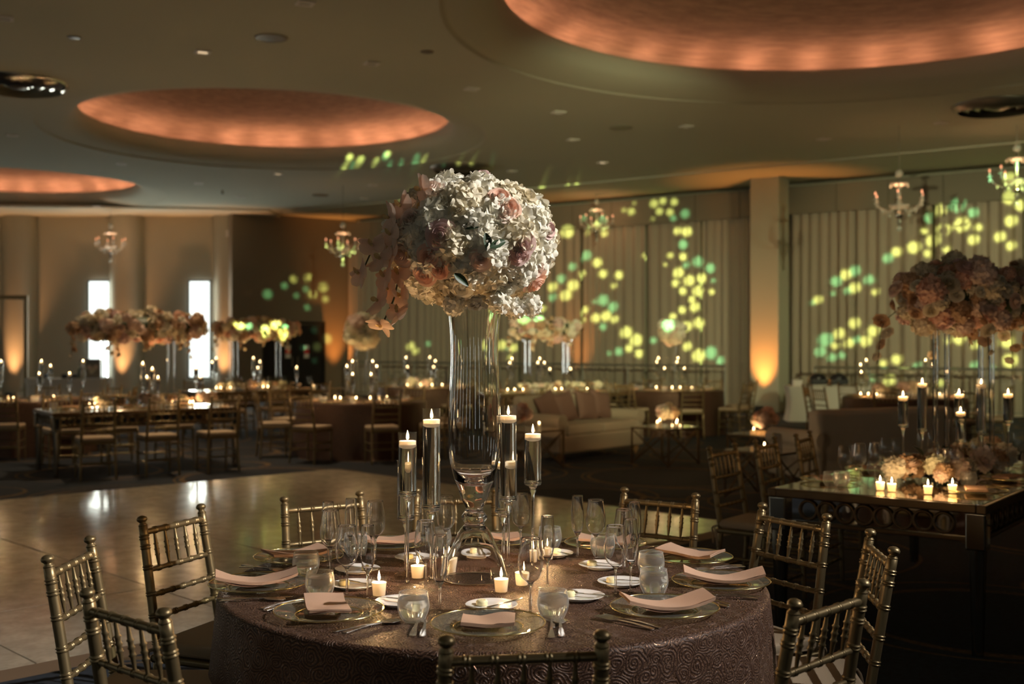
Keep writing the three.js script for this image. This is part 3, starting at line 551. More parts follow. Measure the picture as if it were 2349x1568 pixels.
// chargers, plates, butter, napkins, cutlery
const chargerG = lathe([[0, 0.005], [0.098, 0.005], [0.108, 0.011], [0.135, 0.0145], [0.163, 0.0185]], 72), rimG = new THREE.TorusGeometry(0.163, 0.0019, 8, 90).rotateX(Math.PI / 2).translate(0, 0.0188, 0), ringG2 = new THREE.TorusGeometry(0.1, 0.0012, 6, 72).rotateX(Math.PI / 2).translate(0, 0.006, 0), footG = lathe([[0.09, 0.0005], [0.096, 0.0005], [0.097, 0.005], [0.09, 0.005]], 48);
const breadG = lathe([[0, 0.004], [0.05, 0.004], [0.058, 0.008], [0.079, 0.0125], [0.0805, 0.0135], [0.079, 0.0142], [0.058, 0.0105], [0.05, 0.0065], [0, 0.0065]], 48), breadFoot = lathe([[0.044, 0.0], [0.05, 0], [0.05, 0.005], [0.044, 0.005]], 32);
const butterG = lathe([[0, 0], [0.016, 0], [0.0185, 0.003], [0.0165, 0.007], [0.0185, 0.011], [0.0155, 0.016], [0.011, 0.018], [0.0105, 0.0165], [0.0035, 0.0168], [0, 0.019]], 20);
function napkinGeo(w, l, sag, fold) {                                // a folded stack of linen that bends over the plate
  const sheet = (y0, y1, dx) => {
    const f = (u, v) => { const x = (u - 0.5) * w, z = (v - 0.5) * l; return sag * Math.pow(Math.abs(x) / (w / 2), 2) + 0.006 * Math.sin(u * 6 + fold + v * 2) * (0.3 + 0.7 * v); };
    const t = grid(16, 6, (u, v) => [(u - 0.5) * w + dx, y1 + f(u, v), -(v - 0.5) * l]);
    const b = grid(16, 6, (u, v) => [(u - 0.5) * w + dx, y0 + f(u, v), (v - 0.5) * l]);
    const e1 = grid(16, 1, (u, v) => [(u - 0.5) * w + dx, lerp(y0, y1, v) + f(u, 0), l / 2]), e2 = grid(16, 1, (u, v) => [-(u - 0.5) * w + dx, lerp(y0, y1, v) + f(1 - u, 1), -l / 2]);
    const e3 = grid(1, 6, (u, v) => [w / 2 + dx, lerp(y0, y1, u) + f(1, v), (v - 0.5) * -l]), e4 = grid(1, 6, (u, v) => [-w / 2 + dx, lerp(y1, y0, u) + f(0, v), (v - 0.5) * -l]);
    return [t, b, e1, e2, e3, e4];
  };
  return mg([...sheet(0, 0.0045, 0), ...sheet(0.0047, 0.0095, 0.0015)]);
}
const napkinA = napkinGeo(0.265, 0.115, 0.024, 0.4), napkinB = napkinGeo(0.15, 0.115, 0.003, 1.3), napkinC = napkinGeo(0.23, 0.12, 0.016, 2.1);
const ext = (s, d, b = 0.0006) => new THREE.ExtrudeGeometry(s, { depth: d, bevelEnabled: true, bevelSize: b, bevelThickness: b, bevelSegments: 2, curveSegments: 8 }).rotateX(-Math.PI / 2);
const bend = (g, f) => { const p = g.attributes.position; for (let i = 0; i < p.count; i++) p.setY(i, p.getY(i) + f(-p.getZ(i))); g.computeVertexNormals(); return g; };
const handle = (s, L) => { s.moveTo(-0.009, 0); s.quadraticCurveTo(0, -0.006, 0.009, 0); s.quadraticCurveTo(0.010, 0.02, 0.0045, 0.07); s.lineTo(0.0032, L); };
const forkG = (() => { const s = new THREE.Shape(); handle(s, 0.13); s.quadraticCurveTo(0.0125, 0.137, 0.0125, 0.152); for (let k = 0; k < 4; k++) { const x = 0.0125 - k * 0.0068; s.lineTo(x, 0.2); s.lineTo(x - 0.0034, 0.2); if (k < 3) { s.lineTo(x - 0.0040, 0.158); s.lineTo(x - 0.0062, 0.158); } } s.lineTo(-0.0125, 0.152); s.quadraticCurveTo(-0.0125, 0.137, -0.0032, 0.13); s.lineTo(-0.0045, 0.07); s.quadraticCurveTo(-0.010, 0.02, -0.009, 0); return bend(ext(s, 0.0014), (t) => 0.006 * Math.sin(clamp(t / 0.2, 0, 1) * Math.PI * 1.0) + 0.006 * clamp((t - 0.14) / 0.06, 0, 1)); })();
const knifeG = (() => { const s = new THREE.Shape(); handle(s, 0.11); s.lineTo(0.0095, 0.115); s.lineTo(0.0100, 0.2); s.quadraticCurveTo(0.008, 0.225, -0.003, 0.235); s.lineTo(-0.0045, 0.07); s.quadraticCurveTo(-0.010, 0.02, -0.009, 0); return ext(s, 0.0022); })();
const spoonG = (() => { const s = new THREE.Shape(); handle(s, 0.13); s.bezierCurveTo(0.03, 0.145, 0.026, 0.195, 0, 0.2); s.bezierCurveTo(-0.026, 0.195, -0.03, 0.145, -0.0032, 0.13); s.lineTo(-0.0045, 0.07); s.quadraticCurveTo(-0.010, 0.02, -0.009, 0); return bend(ext(s, 0.0014), (t) => 0.006 * Math.sin(clamp(t / 0.2, 0, 1) * Math.PI)); })();
const flatG = knifeG.clone().scale(0.72, 1, 0.7);                     // butter knife
CH.forEach(([x, z], k) => {
  const P = PLACE[k], where = 'at the ' + P + ' place setting', dir = V(TABLE.x - x, 0, TABLE.z - z).normalize(), turn = Math.atan2(-dir.x, -dir.z), rtx = V(dir.z, 0, -dir.x).negate();   // local +z faces the guest
  const c = thing('charger_plate', 'clear glass charger plate with gold rim ' + where, 'plate', [x, TOP, z], turn, 'chargers on the main table');
  part('dish', mg([chargerG, footG]), M.charger, c); part('gold_rim', rimG, M.goldRim, c); part('well_ring', ringG2, M.goldRim, c);
  const nk = [napkinB, napkinC, napkinA, napkinC, napkinC, napkinB, napkinC, napkinC, napkinA, napkinA][k], na = [0, -0.55, 0.25 - turn, -0.5, -0.4, 0.1, 0.5, 0.45, -0.12 - turn, 0.18 - turn][k];
  single('napkin', nk, M.napkin, 'folded blush linen napkin on the charger ' + where, 'napkin', [x - dir.x * 0.008, TOP + 0.0195, z - dir.z * 0.008], [0, turn + na, 0], 'napkins on the main table');
  const lay = (name, geo, off, fwd, label, tilt = 0) => single(name, geo, M.silver, label + ' ' + where, name.split('_').pop(), [x + rtx.x * off - dir.x * fwd, TOP + 0.003, z + rtx.z * off - dir.z * fwd], [0, turn + tilt, 0], name.replace('_', ' ') + 's on the main table');
  lay('dinner_fork', forkG, -0.177, 0.105, 'inner silver dinner fork', 0.03); lay('salad_fork', forkG, -0.205, 0.098, 'outer silver salad fork', 0.0);
  lay('dinner_knife', knifeG, 0.177, 0.115, 'silver dinner knife', -0.03); lay('soup_spoon', spoonG, 0.206, 0.1, 'silver soup spoon');
});
const BR = [[-0.063, -3.47], [-0.345, -3.522], [-0.525, -3.769], [-0.549, -4.03], [-0.36, -4.251], [-0.134, -4.36], [0.155, -4.33], [0.321, -4.101], [0.367, -3.81], [0.215, -3.60]];
BR.forEach(([x, z], k) => {
  const where = 'at the ' + PLACE[k] + ' place setting';
  const b = thing('bread_plate', 'small white bread plate ' + where, 'plate', [x, TOP, z], 0, 'bread plates on the main table');
  part('dish', breadG, M.porcelain, b); part('foot', breadFoot, M.porcelain, b);
  const a = [3.6, 0.6, 3.2, 0.2, 2.5, 4.2, 5.2, 3.5, 3.3, 3.4][k];
  single('butter_rosette', butterG, M.butter, 'pale yellow butter rosette on bread plate ' + where, 'butter', [x + Math.cos(a) * 0.033, TOP + 0.0068, z + Math.sin(a) * 0.02], [0, k, 0], 'butter rosettes');
  const kt = [-0.7, 1.2, 0.9, 1.4, 1.1, 0.2, 0.6, 1.3, 1.4, 1.2][k];
  single('butter_knife', flatG, M.silver, 'silver butter knife across bread plate ' + where, 'knife', [x + 0.03 - Math.sin(kt) * -0.06, TOP + 0.0148, z + 0.012 + Math.cos(kt) * 0.06], [0, kt, 0], 'butter knives');
});
const GL = {
  wine: [[0.055, -3.38], [-0.283, -3.715], [-0.526, -3.613], [-0.632, -3.95], [-0.504, -4.183], [-0.252, -4.33], [0.034, -4.40], [0.312, -4.225], [0.393, -3.97], [0.33, -3.615]],
  flute: [[0.117, -3.742], [-0.214, -3.364], [-0.452, -3.552], [-0.66, -4.07], [-0.59, -4.16], [-0.33, -4.37], [-0.03, -4.42], [0.245, -4.245], [0.44, -4.07], [0.385, -3.676]],
  tumbler: [[0.12, -3.326], [-0.287, -3.3], [-0.61, -3.60], [-0.715, -3.935], [-0.60, -4.33], [-0.284, -4.44], [0.15, -4.48], [0.343, -4.30], [0.483, -3.939], [0.455, -3.64]],
};
GL.wine.forEach(([x, z], k) => { const t = thing('wine_glass', 'clear empty wine glass at the ' + PLACE[k] + ' place setting', 'wine glass', [x, TOP, z], 0, 'wine glasses on the main table'); part('bowl', wineG, M.glass, t); part('foot', glassFoot, M.pane, t); });
GL.flute.forEach(([x, z], k) => { const t = thing('champagne_flute', 'tall narrow champagne flute at the ' + PLACE[k] + ' place setting', 'flute', [x, TOP, z], 0, 'flutes on the main table'); part('bowl', fluteG, M.glass, t); part('foot', glassFoot, M.pane, t); });
GL.tumbler.forEach(([x, z], k) => {
  const t = thing('water_tumbler', 'misted round water tumbler at the ' + PLACE[k] + ' place setting', 'tumbler', [x, TOP, z], k, 'tumblers on the main table');
  part('bowl', tumblerG, M.frosted, t); part('water', tumblerWater, M.iceWater, t);
});
// candles
const flameG = lathe(smooth([[0, 0], [0.0028, 0.003], [0.0036, 0.008], [0.0026, 0.015], [0.001, 0.022], [0, 0.026]], 12), 8), wickG = new THREE.CylinderGeometry(0.0006, 0.0006, 0.008, 5);
function lightCandle(parent, y, I, x = 0, z = 0, size = 1) {
  const f = part('flame', flameG, M.flame, parent, [x, y + 0.004, z]); f.scale.setScalar(size * 1.25);
  point('flame_light', [x, y + 0.004 + 0.01 * size, z], I, FLAME, 0.18, parent);
  return f;
}
const floatWax = lathe([[0, 0], [0.014, 0.0008], [0.0235, 0.006], [0.0282, 0.014], [0.0285, 0.0255], [0.027, 0.027], [0.022, 0.0255], [0, 0.025]], 28);
const KIND = { tall: [0.59, 0.257], mid: [0.515, 0.31], low: [0.40, 0.2] };
const holderParts = {}, holderFoot = lathe([[0.0412, 0.001], [0.042, 0.0025], ...smooth([[0.041, 0.0035], [0.026, 0.006], [0.013, 0.011], [0.0075, 0.0165]], 10)], 36);
for (const [k, [rim, floor]] of Object.entries(KIND)) {
  const R = 0.0312, wl = rim - { tall: 0.05, mid: 0.042, low: 0.036 }[k];
  holderParts[k] = {
    wl,
    tube: mg([lathe([[0.028, floor - 0.004], [R, floor], [R, rim], [R - 0.0018, rim], [R - 0.0018, wl]], 32)]),
    water: lathe([[0, floor + 0.004], [R - 0.003, floor + 0.004], [R - 0.002, floor + 0.007], [R - 0.002, wl], [0, wl]], 32),
    stem: lathe([[0, 0.016], [0.0072, 0.016], [0.0062, 0.025], [0.005, 0.06], [0.0048, floor - 0.07], [0.0065, floor - 0.04], [0.0115, floor - 0.028], [0.0095, floor - 0.022], [0.016, floor - 0.012], [0.0295, floor - 0.006], [0.0312, floor - 0.001], [0.031, floor + 0.002], [0, floor + 0.002]], 28),
  };
}
function floatingCandle(kind, x, z, y, label, what, where, I = CANDLE_I) {
  const t = thing('floating_candle_holder', label, 'candle holder', [x, y, z]), p = holderParts[kind];
  part('glass_cylinder', p.tube, M.pane, t); part('water', p.water, M.water, t); part('glass_stem', p.stem, M.glass, t); part('foot', holderFoot, M.pane, t);
  const w = part('floating_candle', floatWax, M.wax, t, [0, p.wl - 0.014, 0]); part('wick', wickG, M.stem, w, [0, 0.028, 0]);
  lightCandle(t, p.wl + 0.012, I);
  if (what) inRow(t, what, where);
  return t;
}
const votiveGlass = lathe([[0, 0.002], [0.0205, 0.002], [0.0265, 0.064], [0.0268, 0.066], [0.0262, 0.066], [0.0202, 0.004]], 28), votiveWax = lathe([[0, 0.006], [0.0197, 0.006], [0.0238, 0.046], [0.023, 0.047], [0.012, 0.0455], [0, 0.045]], 24);
function votive(x, z, y, label, what, where, I = CANDLE_I, turn = 0) {
  const t = thing('votive_candle', label, 'candle', [x, y, z], turn);
  part('glass_cup', votiveGlass, M.pane, t);
  const w = part('wax', votiveWax, M.wax, t); part('wick', wickG, M.stem, w, [0, 0.05, 0]);
  lightCandle(t, 0.048, I);
  if (what) inRow(t, what, where);
  return t;
}
for (const [k, x, z, s] of [['mid', -0.348, -3.776, 'front left of the vase, nearer of the pair at left'], ['low', -0.372, -3.975, 'left of the vase, low and behind another'], ['tall', -0.272, -3.83, 'immediately left of the vase'], ['tall', -0.013, -4.04, 'immediately right of the vase'], ['low', -0.032, -4.145, 'right of the vase, low and behind another'], ['mid', 0.075, -4.07, 'right of the vase, outermost']]) floatingCandle(k, x, z, TOP, { tall: 'tall', mid: 'medium', low: 'short' }[k] + ' stemmed floating candle ' + s);
[[-0.425, -3.626], [-0.325, -3.90], [-0.225, -4.06], [-0.035, -3.68], [0.033, -3.783], [0.086, -4.191], [0.132, -4.242]].forEach(([x, z], i) => votive(x, z, TOP, 'x', 'lit glass votive candle', 'on the main table', CANDLE_I, i));

// ---------------------------------------------------------------- the tall vase and its flowers
const VASE = [-0.13, -3.92];
{
  const bellIn = [[0, 0.176], [0.03, 0.172], [0.047, 0.155], [0.067, 0.12], [0.093, 0.066], [0.108, 0.02], [0.113, 0.0]];
  const out = smooth([[0.118, 0.0], [0.113, 0.022], [0.098, 0.07], [0.072, 0.125], [0.052, 0.165], [0.034, 0.187], [0.042, 0.202], [0.044, 0.214], [0.034, 0.23], [0.031, 0.243], [0.04, 0.262], [0.047, 0.276], [0.056, 0.305], [0.073, 0.355], [0.0865, 0.42], [0.0915, 0.49], [0.0895, 0.58], [0.0845, 0.69], [0.082, 0.77], [0.0845, 0.85], [0.091, 0.92], [0.1, 0.965]], 84);
  const inner = out.map(([r, y]) => [r - 0.0045 - (y < 0.38 ? 0.06 * ((0.38 - y) / 0.07) ** 2 : 0), y]).reverse().filter(([r, y]) => y > 0.3 && r > 0.012);
  single('glass_vase', lathe([...bellIn, ...out, ...inner, [0, inner[inner.length - 1][1] - 0.002]], 64), M.glass, 'tall clear waisted glass vase on a bell foot, centre of main table', 'vase', [VASE[0], TOP, VASE[1]]);
}
function patch(w, l, cupd, curl, nu = 4, nv = 4, tip = 0.55) {       // one petal: base at the origin, along +z, face up
  return grid(nu, nv, (u, v) => { const s = (u - 0.5) * 2, wd = w * 0.5 * Math.pow(Math.sin(Math.PI * (0.06 + (1 - 0.06 - 0.06 * tip) * Math.pow(v, 0.8))), tip); return [s * wd, cupd * s * s * wd + curl * v * v * l, v * l]; });
}
function roseGeo(R, layers, nu, nv, sd) {
  const gs = [];
  layers.forEach(([count, rk, hk, open], li) => {
    for (let i = 0; i < count; i++) {
      const a0 = (i / count + li * 0.37 + 0.06 * hash(i + li * 9, sd)) * Math.PI * 2, span = Math.PI * 2 / count * 1.45, jit = 0.9 + 0.2 * hash(i * 3 + 1, li + sd);
      gs.push(grid(nu, nv, (u, v) => {
        const s = (u - 0.5) * 2, a = a0 + s * span / 2, edge = 1 - 0.22 * s * s * v, flare = open * v * v * (1 - 0.3 * s * s), r = R * rk * jit * (0.3 + 0.7 * Math.sin(Math.min(1, v * 1.15) * Math.PI / 2)) + R * flare;
        return [Math.cos(a) * r, R * hk * jit * v * edge - R * 0.42 * flare * v, Math.sin(a) * r];
      }));
    }
  });
  return mg(gs);
}
const roseFine = [0, 1].map((s) => roseGeo(1, [[3, 0.13, 0.8, 0], [3, 0.24, 0.83, 0.02], [4, 0.37, 0.8, 0.05], [5, 0.53, 0.7, 0.1], [5, 0.72, 0.52, 0.2], [6, 0.9, 0.32, 0.36]], 5, 4, s));
const roseFar = roseGeo(1, [[3, 0.2, 0.8, 0], [4, 0.42, 0.75, 0.08], [5, 0.68, 0.55, 0.2], [5, 0.9, 0.32, 0.38]], 2, 2, 4);
function hydrangeaGeo(count, nu, sd, size = 0.3) {
  const gs = [], petal = patch(size * 1.1, size * 0.95, -0.35, 0.1, nu, nu, 0.33);
  for (let i = 0; i < count; i++) {
    const y = 1 - (i + 0.5) / count * 1.55, r = Math.sqrt(Math.max(0, 1 - y * y)), a = i * 2.399963, rad = 0.9 + 0.16 * hash(i, sd);
    const n = V(Math.cos(a) * r, y, Math.sin(a) * r), q = new THREE.Quaternion().setFromUnitVectors(UPV, n.clone().add(V(hash(i, sd + 1) - 0.5, hash(i, sd + 2) - 0.5, hash(i, sd + 3) - 0.5).multiplyScalar(0.9)).normalize()), spin = hash(i, sd + 4) * 6.28, k = 0.8 + 0.45 * hash(i, sd + 5);
    for (let p = 0; p < 4; p++) gs.push(petal.clone().scale(k, k, k).rotateX(-0.02 - 0.4 * hash(i * 4 + p, sd)).rotateY(spin + p * Math.PI / 2).applyQuaternion(q).translate(n.x * rad, n.y * rad, n.z * rad));
  }
  gs.push(new THREE.SphereGeometry(0.86, 12, 10));
  return mg(gs);
}
const hydFine = [hydrangeaGeo(110, 3, 11, 0.36), hydrangeaGeo(104, 3, 23, 0.39), hydrangeaGeo(118, 3, 37, 0.34)], hydMid = [hydrangeaGeo(48, 2, 61, 0.4), hydrangeaGeo(44, 2, 67, 0.43)], hydFar = hydrangeaGeo(26, 2, 51, 0.46);
const orchidPetal = patch(1.0, 0.85, -0.22, 0.1, 5, 4, 0.42), orchidSepal = patch(0.5, 0.95, -0.3, 0.16, 4, 4, 0.6), orchidLip = mg([patch(0.3, 0.42, 0.9, 0.5, 4, 3, 0.6), new THREE.SphereGeometry(0.1, 8, 6).translate(0, 0.06, 0.04)]);
function orchid(parent, pos, dir, roll, size, full = true) {
  const b = new THREE.Group(); b.name = 'orchid_blossom'; parent.add(b); aim(b, pos, dir, roll); b.scale.setScalar(size);
  for (const a of [0.5 * Math.PI, 1.5 * Math.PI]) part('petal', orchidPetal, F.orchid, b, [0, 0.05, 0], [0, a, 0]);
  for (const a of [0, 0.68 * Math.PI, 1.32 * Math.PI]) part('sepal', orchidSepal, F.orchid, b, [0, 0, 0], [0, a + Math.PI, 0]);
  part('lip', orchidLip, F.lip, b, [0, 0.08, 0]);
  return b;
}
const leafG = patch(0.45, 1, 0.5, -0.25, 3, 4, 0.8);
{
  const t = thing('flower_arrangement', 'large round bouquet of white hydrangea, peach roses and trailing orchids on vase', 'flowers', [VASE[0] - 0.015, EYE + 0.357, VASE[1]]);
  const A = 0.222, B = 0.150, Cc = 0.222;
  const n = 58;
  for (let i = 0; i < n; i++) {
    const y = 1 - (i + 0.5) / n * 2, r = Math.sqrt(1 - y * y), a = i * 2.399963 + 0.4, nx = Math.cos(a) * r, nz = Math.sin(a) * r;
    const o = part('hydrangea_head', hydFine[i % 3], [F.white, F.white, F.cream][i % 3], t); aim(o, [nx * A, y * B, nz * Cc], [nx / A, y / B, nz / Cc], i); o.scale.setScalar(0.068 + 0.014 * hash(i, 3));
  }
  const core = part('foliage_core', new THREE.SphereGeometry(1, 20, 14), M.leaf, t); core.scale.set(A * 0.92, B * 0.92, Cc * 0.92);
  // roses where they show, as offsets from the middle of the bouquet (metres), with size and colour
  for (const [x, y, s, c] of [[0.105, 0.122, 0.034, 'peach'], [0.135, 0.09, 0.036, 'peach'], [0.125, 0.072, 0.03, 'blush'], [-0.083, -0.005, 0.042, 'mauve'], [-0.125, -0.072, 0.036, 'peach'], [-0.145, -0.125, 0.036, 'peach'], [-0.092, -0.112, 0.032, 'peach'], [0.045, -0.082, 0.034, 'blush'], [0.008, -0.125, 0.03, 'cream'], [0.178, -0.03, 0.04, 'mauve'], [0.17, -0.062, 0.034, 'mauve'], [0.225, -0.14, 0.042, 'peach'], [0.23, -0.105, 0.03, 'blush'], [0.05, 0.218, 0.034, 'mauve'], [0.2, 0.14, 0.034, 'cream'], [0.27, 0.03, 0.03, 'mauve'], [-0.03, 0.08, 0.03, 'cream'], [-0.19, 0.05, 0.034, 'blush'], [0.13, -0.17, 0.032, 'white'], [-0.02, -0.17, 0.033, 'white'], [-0.12, 0.16, 0.034, 'blush'], [-0.22, -0.06, 0.034, 'blush']]) {
    const a = A + 0.078, b = B + 0.074, q = 1 - (x / a) ** 2 - (y / b) ** 2, z = (Cc + 0.072) * Math.sqrt(Math.max(q, 0.02)), k = q < 0.02 ? 0.97 : 1;
    const o = part('rose', roseFine[Math.abs(Math.round(x * 100)) % 2], F[c], t); aim(o, [x * k * 0.97, y * k * 0.97, z * 0.94], [x / (a * a), y / (b * b), z / (Cc * Cc)], x * 40); o.scale.setScalar(s * 1.0);
  }
  // hanging sprigs under the right side
  for (const [x, y, z] of [[0.155, -0.235, 0.1], [0.21, -0.225, 0.08], [0.1, -0.215, 0.14], [-0.05, -0.225, 0.12]]) { const o = part('hydrangea_sprig', hydFar, F.white, t); aim(o, [x, y, z], [x, -0.4, 0.5], x * 30); o.scale.setScalar(0.034); }
  // trailing orchids at the left
  part('orchid_stem', tube([[-0.12, 0.05, 0.14], [-0.22, 0.06, 0.13], [-0.31, -0.02, 0.12], [-0.36, -0.12, 0.12]], 0.003, 24, 5), M.stem, t);
  part('orchid_stem', tube([[-0.1, -0.08, 0.16], [-0.22, -0.13, 0.16], [-0.25, -0.21, 0.15], [-0.285, -0.285, 0.14]], 0.003, 24, 5), M.stem, t);
  part('orchid_stem', tube([[-0.1, 0.1, 0.1], [-0.19, 0.13, 0.12], [-0.24, 0.09, 0.13]], 0.003, 16, 5), M.stem, t);
  const R3 = (k, s) => hash(k, s) - 0.5;
  [[-0.157, 0.161], [-0.229, 0.104], [-0.164, 0.092], [-0.268, 0.065], [-0.208, 0.05], [-0.262, 0.005], [-0.208, -0.003], [-0.33, -0.03], [-0.262, -0.057], [-0.193, -0.074], [-0.375, -0.127], [-0.298, -0.08], [-0.285, -0.139], [-0.241, -0.13], [-0.31, -0.222], [-0.274, -0.178], [-0.229, -0.205], [-0.241, -0.262]].map(([x, y]) => [x * 0.96, y * 0.96]).forEach(([x, y], k) => orchid(t, [x, y, 0.16 + 0.06 * R3(k, 2)], [-0.75 + 1.1 * R3(k, 4), 0.1 + 0.9 * R3(k, 6), 0.8], 3.14 + 1.6 * R3(k, 8), 0.06 + 0.01 * R3(k, 9)));
  orchid(t, [-0.29, -0.292, 0.14], [-0.3, -0.75, 0.5], 2.6, 0.058);
  for (const [x, y, a] of [[0.06, 0.0, 0.4], [0.075, -0.045, 2.2], [-0.04, -0.13, 1.1], [0.045, 0.03, 5.1]]) { const o = part('leaf', leafG, M.leaf, t); aim(o, [x, y, 0.285], [0.2, 0.1, 1], a); o.scale.setScalar(0.06); }
}

// ---------------------------------------------------------------- the other tables
const wineFar = mg([lathe(smooth([[0.034, 0.001], [0.006, 0.008], [0.004, 0.05], [0.005, 0.09], [0.028, 0.115], [0.0365, 0.145], [0.034, 0.19], [0.0285, 0.23]], 14), 14)]), tumblerFar = cup(tumblerPts, 14, 8);
const chargerFar = lathe([[0, 0.004], [0.1, 0.004], [0.11, 0.01], [0.163, 0.018]], 28), rimFar = new THREE.TorusGeometry(0.163, 0.003, 5, 32).rotateX(Math.PI / 2).translate(0, 0.018, 0);
const napkinFar = rbox(0.19, 0.014, 0.11, 0.004, 0, 0.027, 0);
function setting(x, y, z, turn, where, rich) {                       // a far place setting: charger, napkin, glass, tumbler
  const c = thing('charger_plate', 'x', 'plate', [x, y, z], turn); part('dish', chargerFar, M.charger, c); part('gold_rim', rimFar, M.goldRim, c); inRow(c, 'glass charger plate', where);
  inRow(single('napkin', napkinFar, M.napkin, 'x', 'napkin', [x, y - 0.004, z], [0, turn + rr(-0.5, 0.5), 0]), 'folded blush napkin', where);
  const d = V(Math.sin(turn), 0, Math.cos(turn)), s = V(d.z, 0, -d.x), at = (f, o) => [x - d.x * f + s.x * o, y, z - d.z * f + s.z * o];
  inRow(single('wine_glass', wineFar, M.pane, 'x', 'wine glass', at(0.15, 0.16)), 'clear wine glass', where);
  if (rich) inRow(single('wine_glass', wineFar, M.pane, 'x', 'wine glass', at(0.2, 0.09)), 'clear wine glass', where);
  const t = thing('water_tumbler', 'x', 'tumbler', at(0.1, 0.225)); part('bowl', tumblerFar, M.frosted, t); inRow(t, 'round water tumbler', where);
}
function blossomHeap(t, n, place, size, mats, far = true) {
  for (let i = 0; i < n; i++) {
    const [p, d] = place(i), rose = i % 2 === 1, o = part(rose ? 'rose' : 'hydrangea_head', far ? (rose ? roseFar : hydFar) : (rose ? roseFine[i % 2] : hydMid[(i >> 1) % 2]), mats[Math.floor(rnd() * mats.length)], t);
    aim(o, p, d, rnd() * 6.28); o.scale.setScalar(size * rr(0.65, 1.25) * (rose ? 0.8 : 1));
  }
}
const CLOUD = [F.cream, F.cream, F.white, F.white, F.tan, F.tan, F.blush, F.blush, F.peach, F.mauve];
function flowerCloud(x, y, z, turn, L, W, H, n, size, label, far = true) {
  const t = thing('flower_cloud', label, 'flowers', [x, y, z], turn);
  blossomHeap(t, n, (i) => {
    const a = i * 2.399963, v = 1 - (i + 0.5) / n * 2, r = Math.sqrt(1 - v * v), nx = Math.cos(a) * r, nz = Math.sin(a) * r, k = rr(0.7, 1.12);
    return [[Math.sign(nx) * Math.pow(Math.abs(nx), 0.75) * L / 2 * k, v * H / 2 * k, nz * W / 2 * k], [nx * 0.5, v + 0.15, nz]];
  }, size, CLOUD, far);
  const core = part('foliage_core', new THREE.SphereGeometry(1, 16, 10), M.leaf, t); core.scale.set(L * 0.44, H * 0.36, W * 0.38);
  for (let k = 0; k < 7; k++) {                                      // trailing orchid sprigs along the lower edge
    const sx = (k / 6 - 0.5) * L * 0.8, sz = (k % 2 ? 1 : -1) * W * 0.33, len = 0.14 + 0.16 * hash(k, 77) + (k === 0 || k === 6 ? 0.1 : 0), out = (k === 0 ? -0.08 : k === 6 ? 0.08 : 0.02);
    part('trailing_stem', tube([[sx, -H * 0.25, sz], [sx + out, -H * 0.45, sz * 1.15], [sx + out * 1.5, -H * 0.45 - len, sz * 1.2]], 0.003, 8, 4), M.stem, t);
    for (let j = 0; j < 4; j++) { const o = part('trailing_blossom', roseFar, j % 2 ? F.cream : F.tan, t); aim(o, [sx + out * (1 + j * 0.12) + rr(-0.03, 0.03), -H * 0.4 - len * j / 3.4, sz * 1.18 + rr(-0.03, 0.03)], [rr(-1, 1), -0.4, rr(-1, 1)], rnd() * 6); o.scale.setScalar(0.045 - j * 0.006); }
  }
  for (let k = 0; k < 9; k++) { const o = part('leaf', leafG, M.leaf, t), a = k * 2.4; aim(o, [Math.cos(a) * L * 0.36, rr(-0.1, 0.25) * H, Math.sin(a) * W * 0.42], [rr(-0.5, 0.5), 0.6, Math.sin(a)], rnd() * 6); o.scale.setScalar(0.12); }
  return t;
}
function columnStand(x, y, z, turn, H, label) {                      // two clear acrylic square tubes under a plate
  const t = thing('acrylic_stand', label, 'flower stand', [x, y, z], turn);
  for (const s of [-1, 1]) part('tube', rbox(0.024, H - 0.024, 0.024, 0.003, s * 0.04, H / 2, 0, 1), M.acrylic, t);
  part('base', rbox(0.17, 0.012, 0.17, 0.004, 0, 0.006, 0), M.acrylic, t); part('top_plate', rbox(0.17, 0.012, 0.17, 0.004, 0, H - 0.006, 0), M.acrylic, t);
}
const ringApron = new THREE.TorusGeometry(0.05, 0.009, 5, 16);
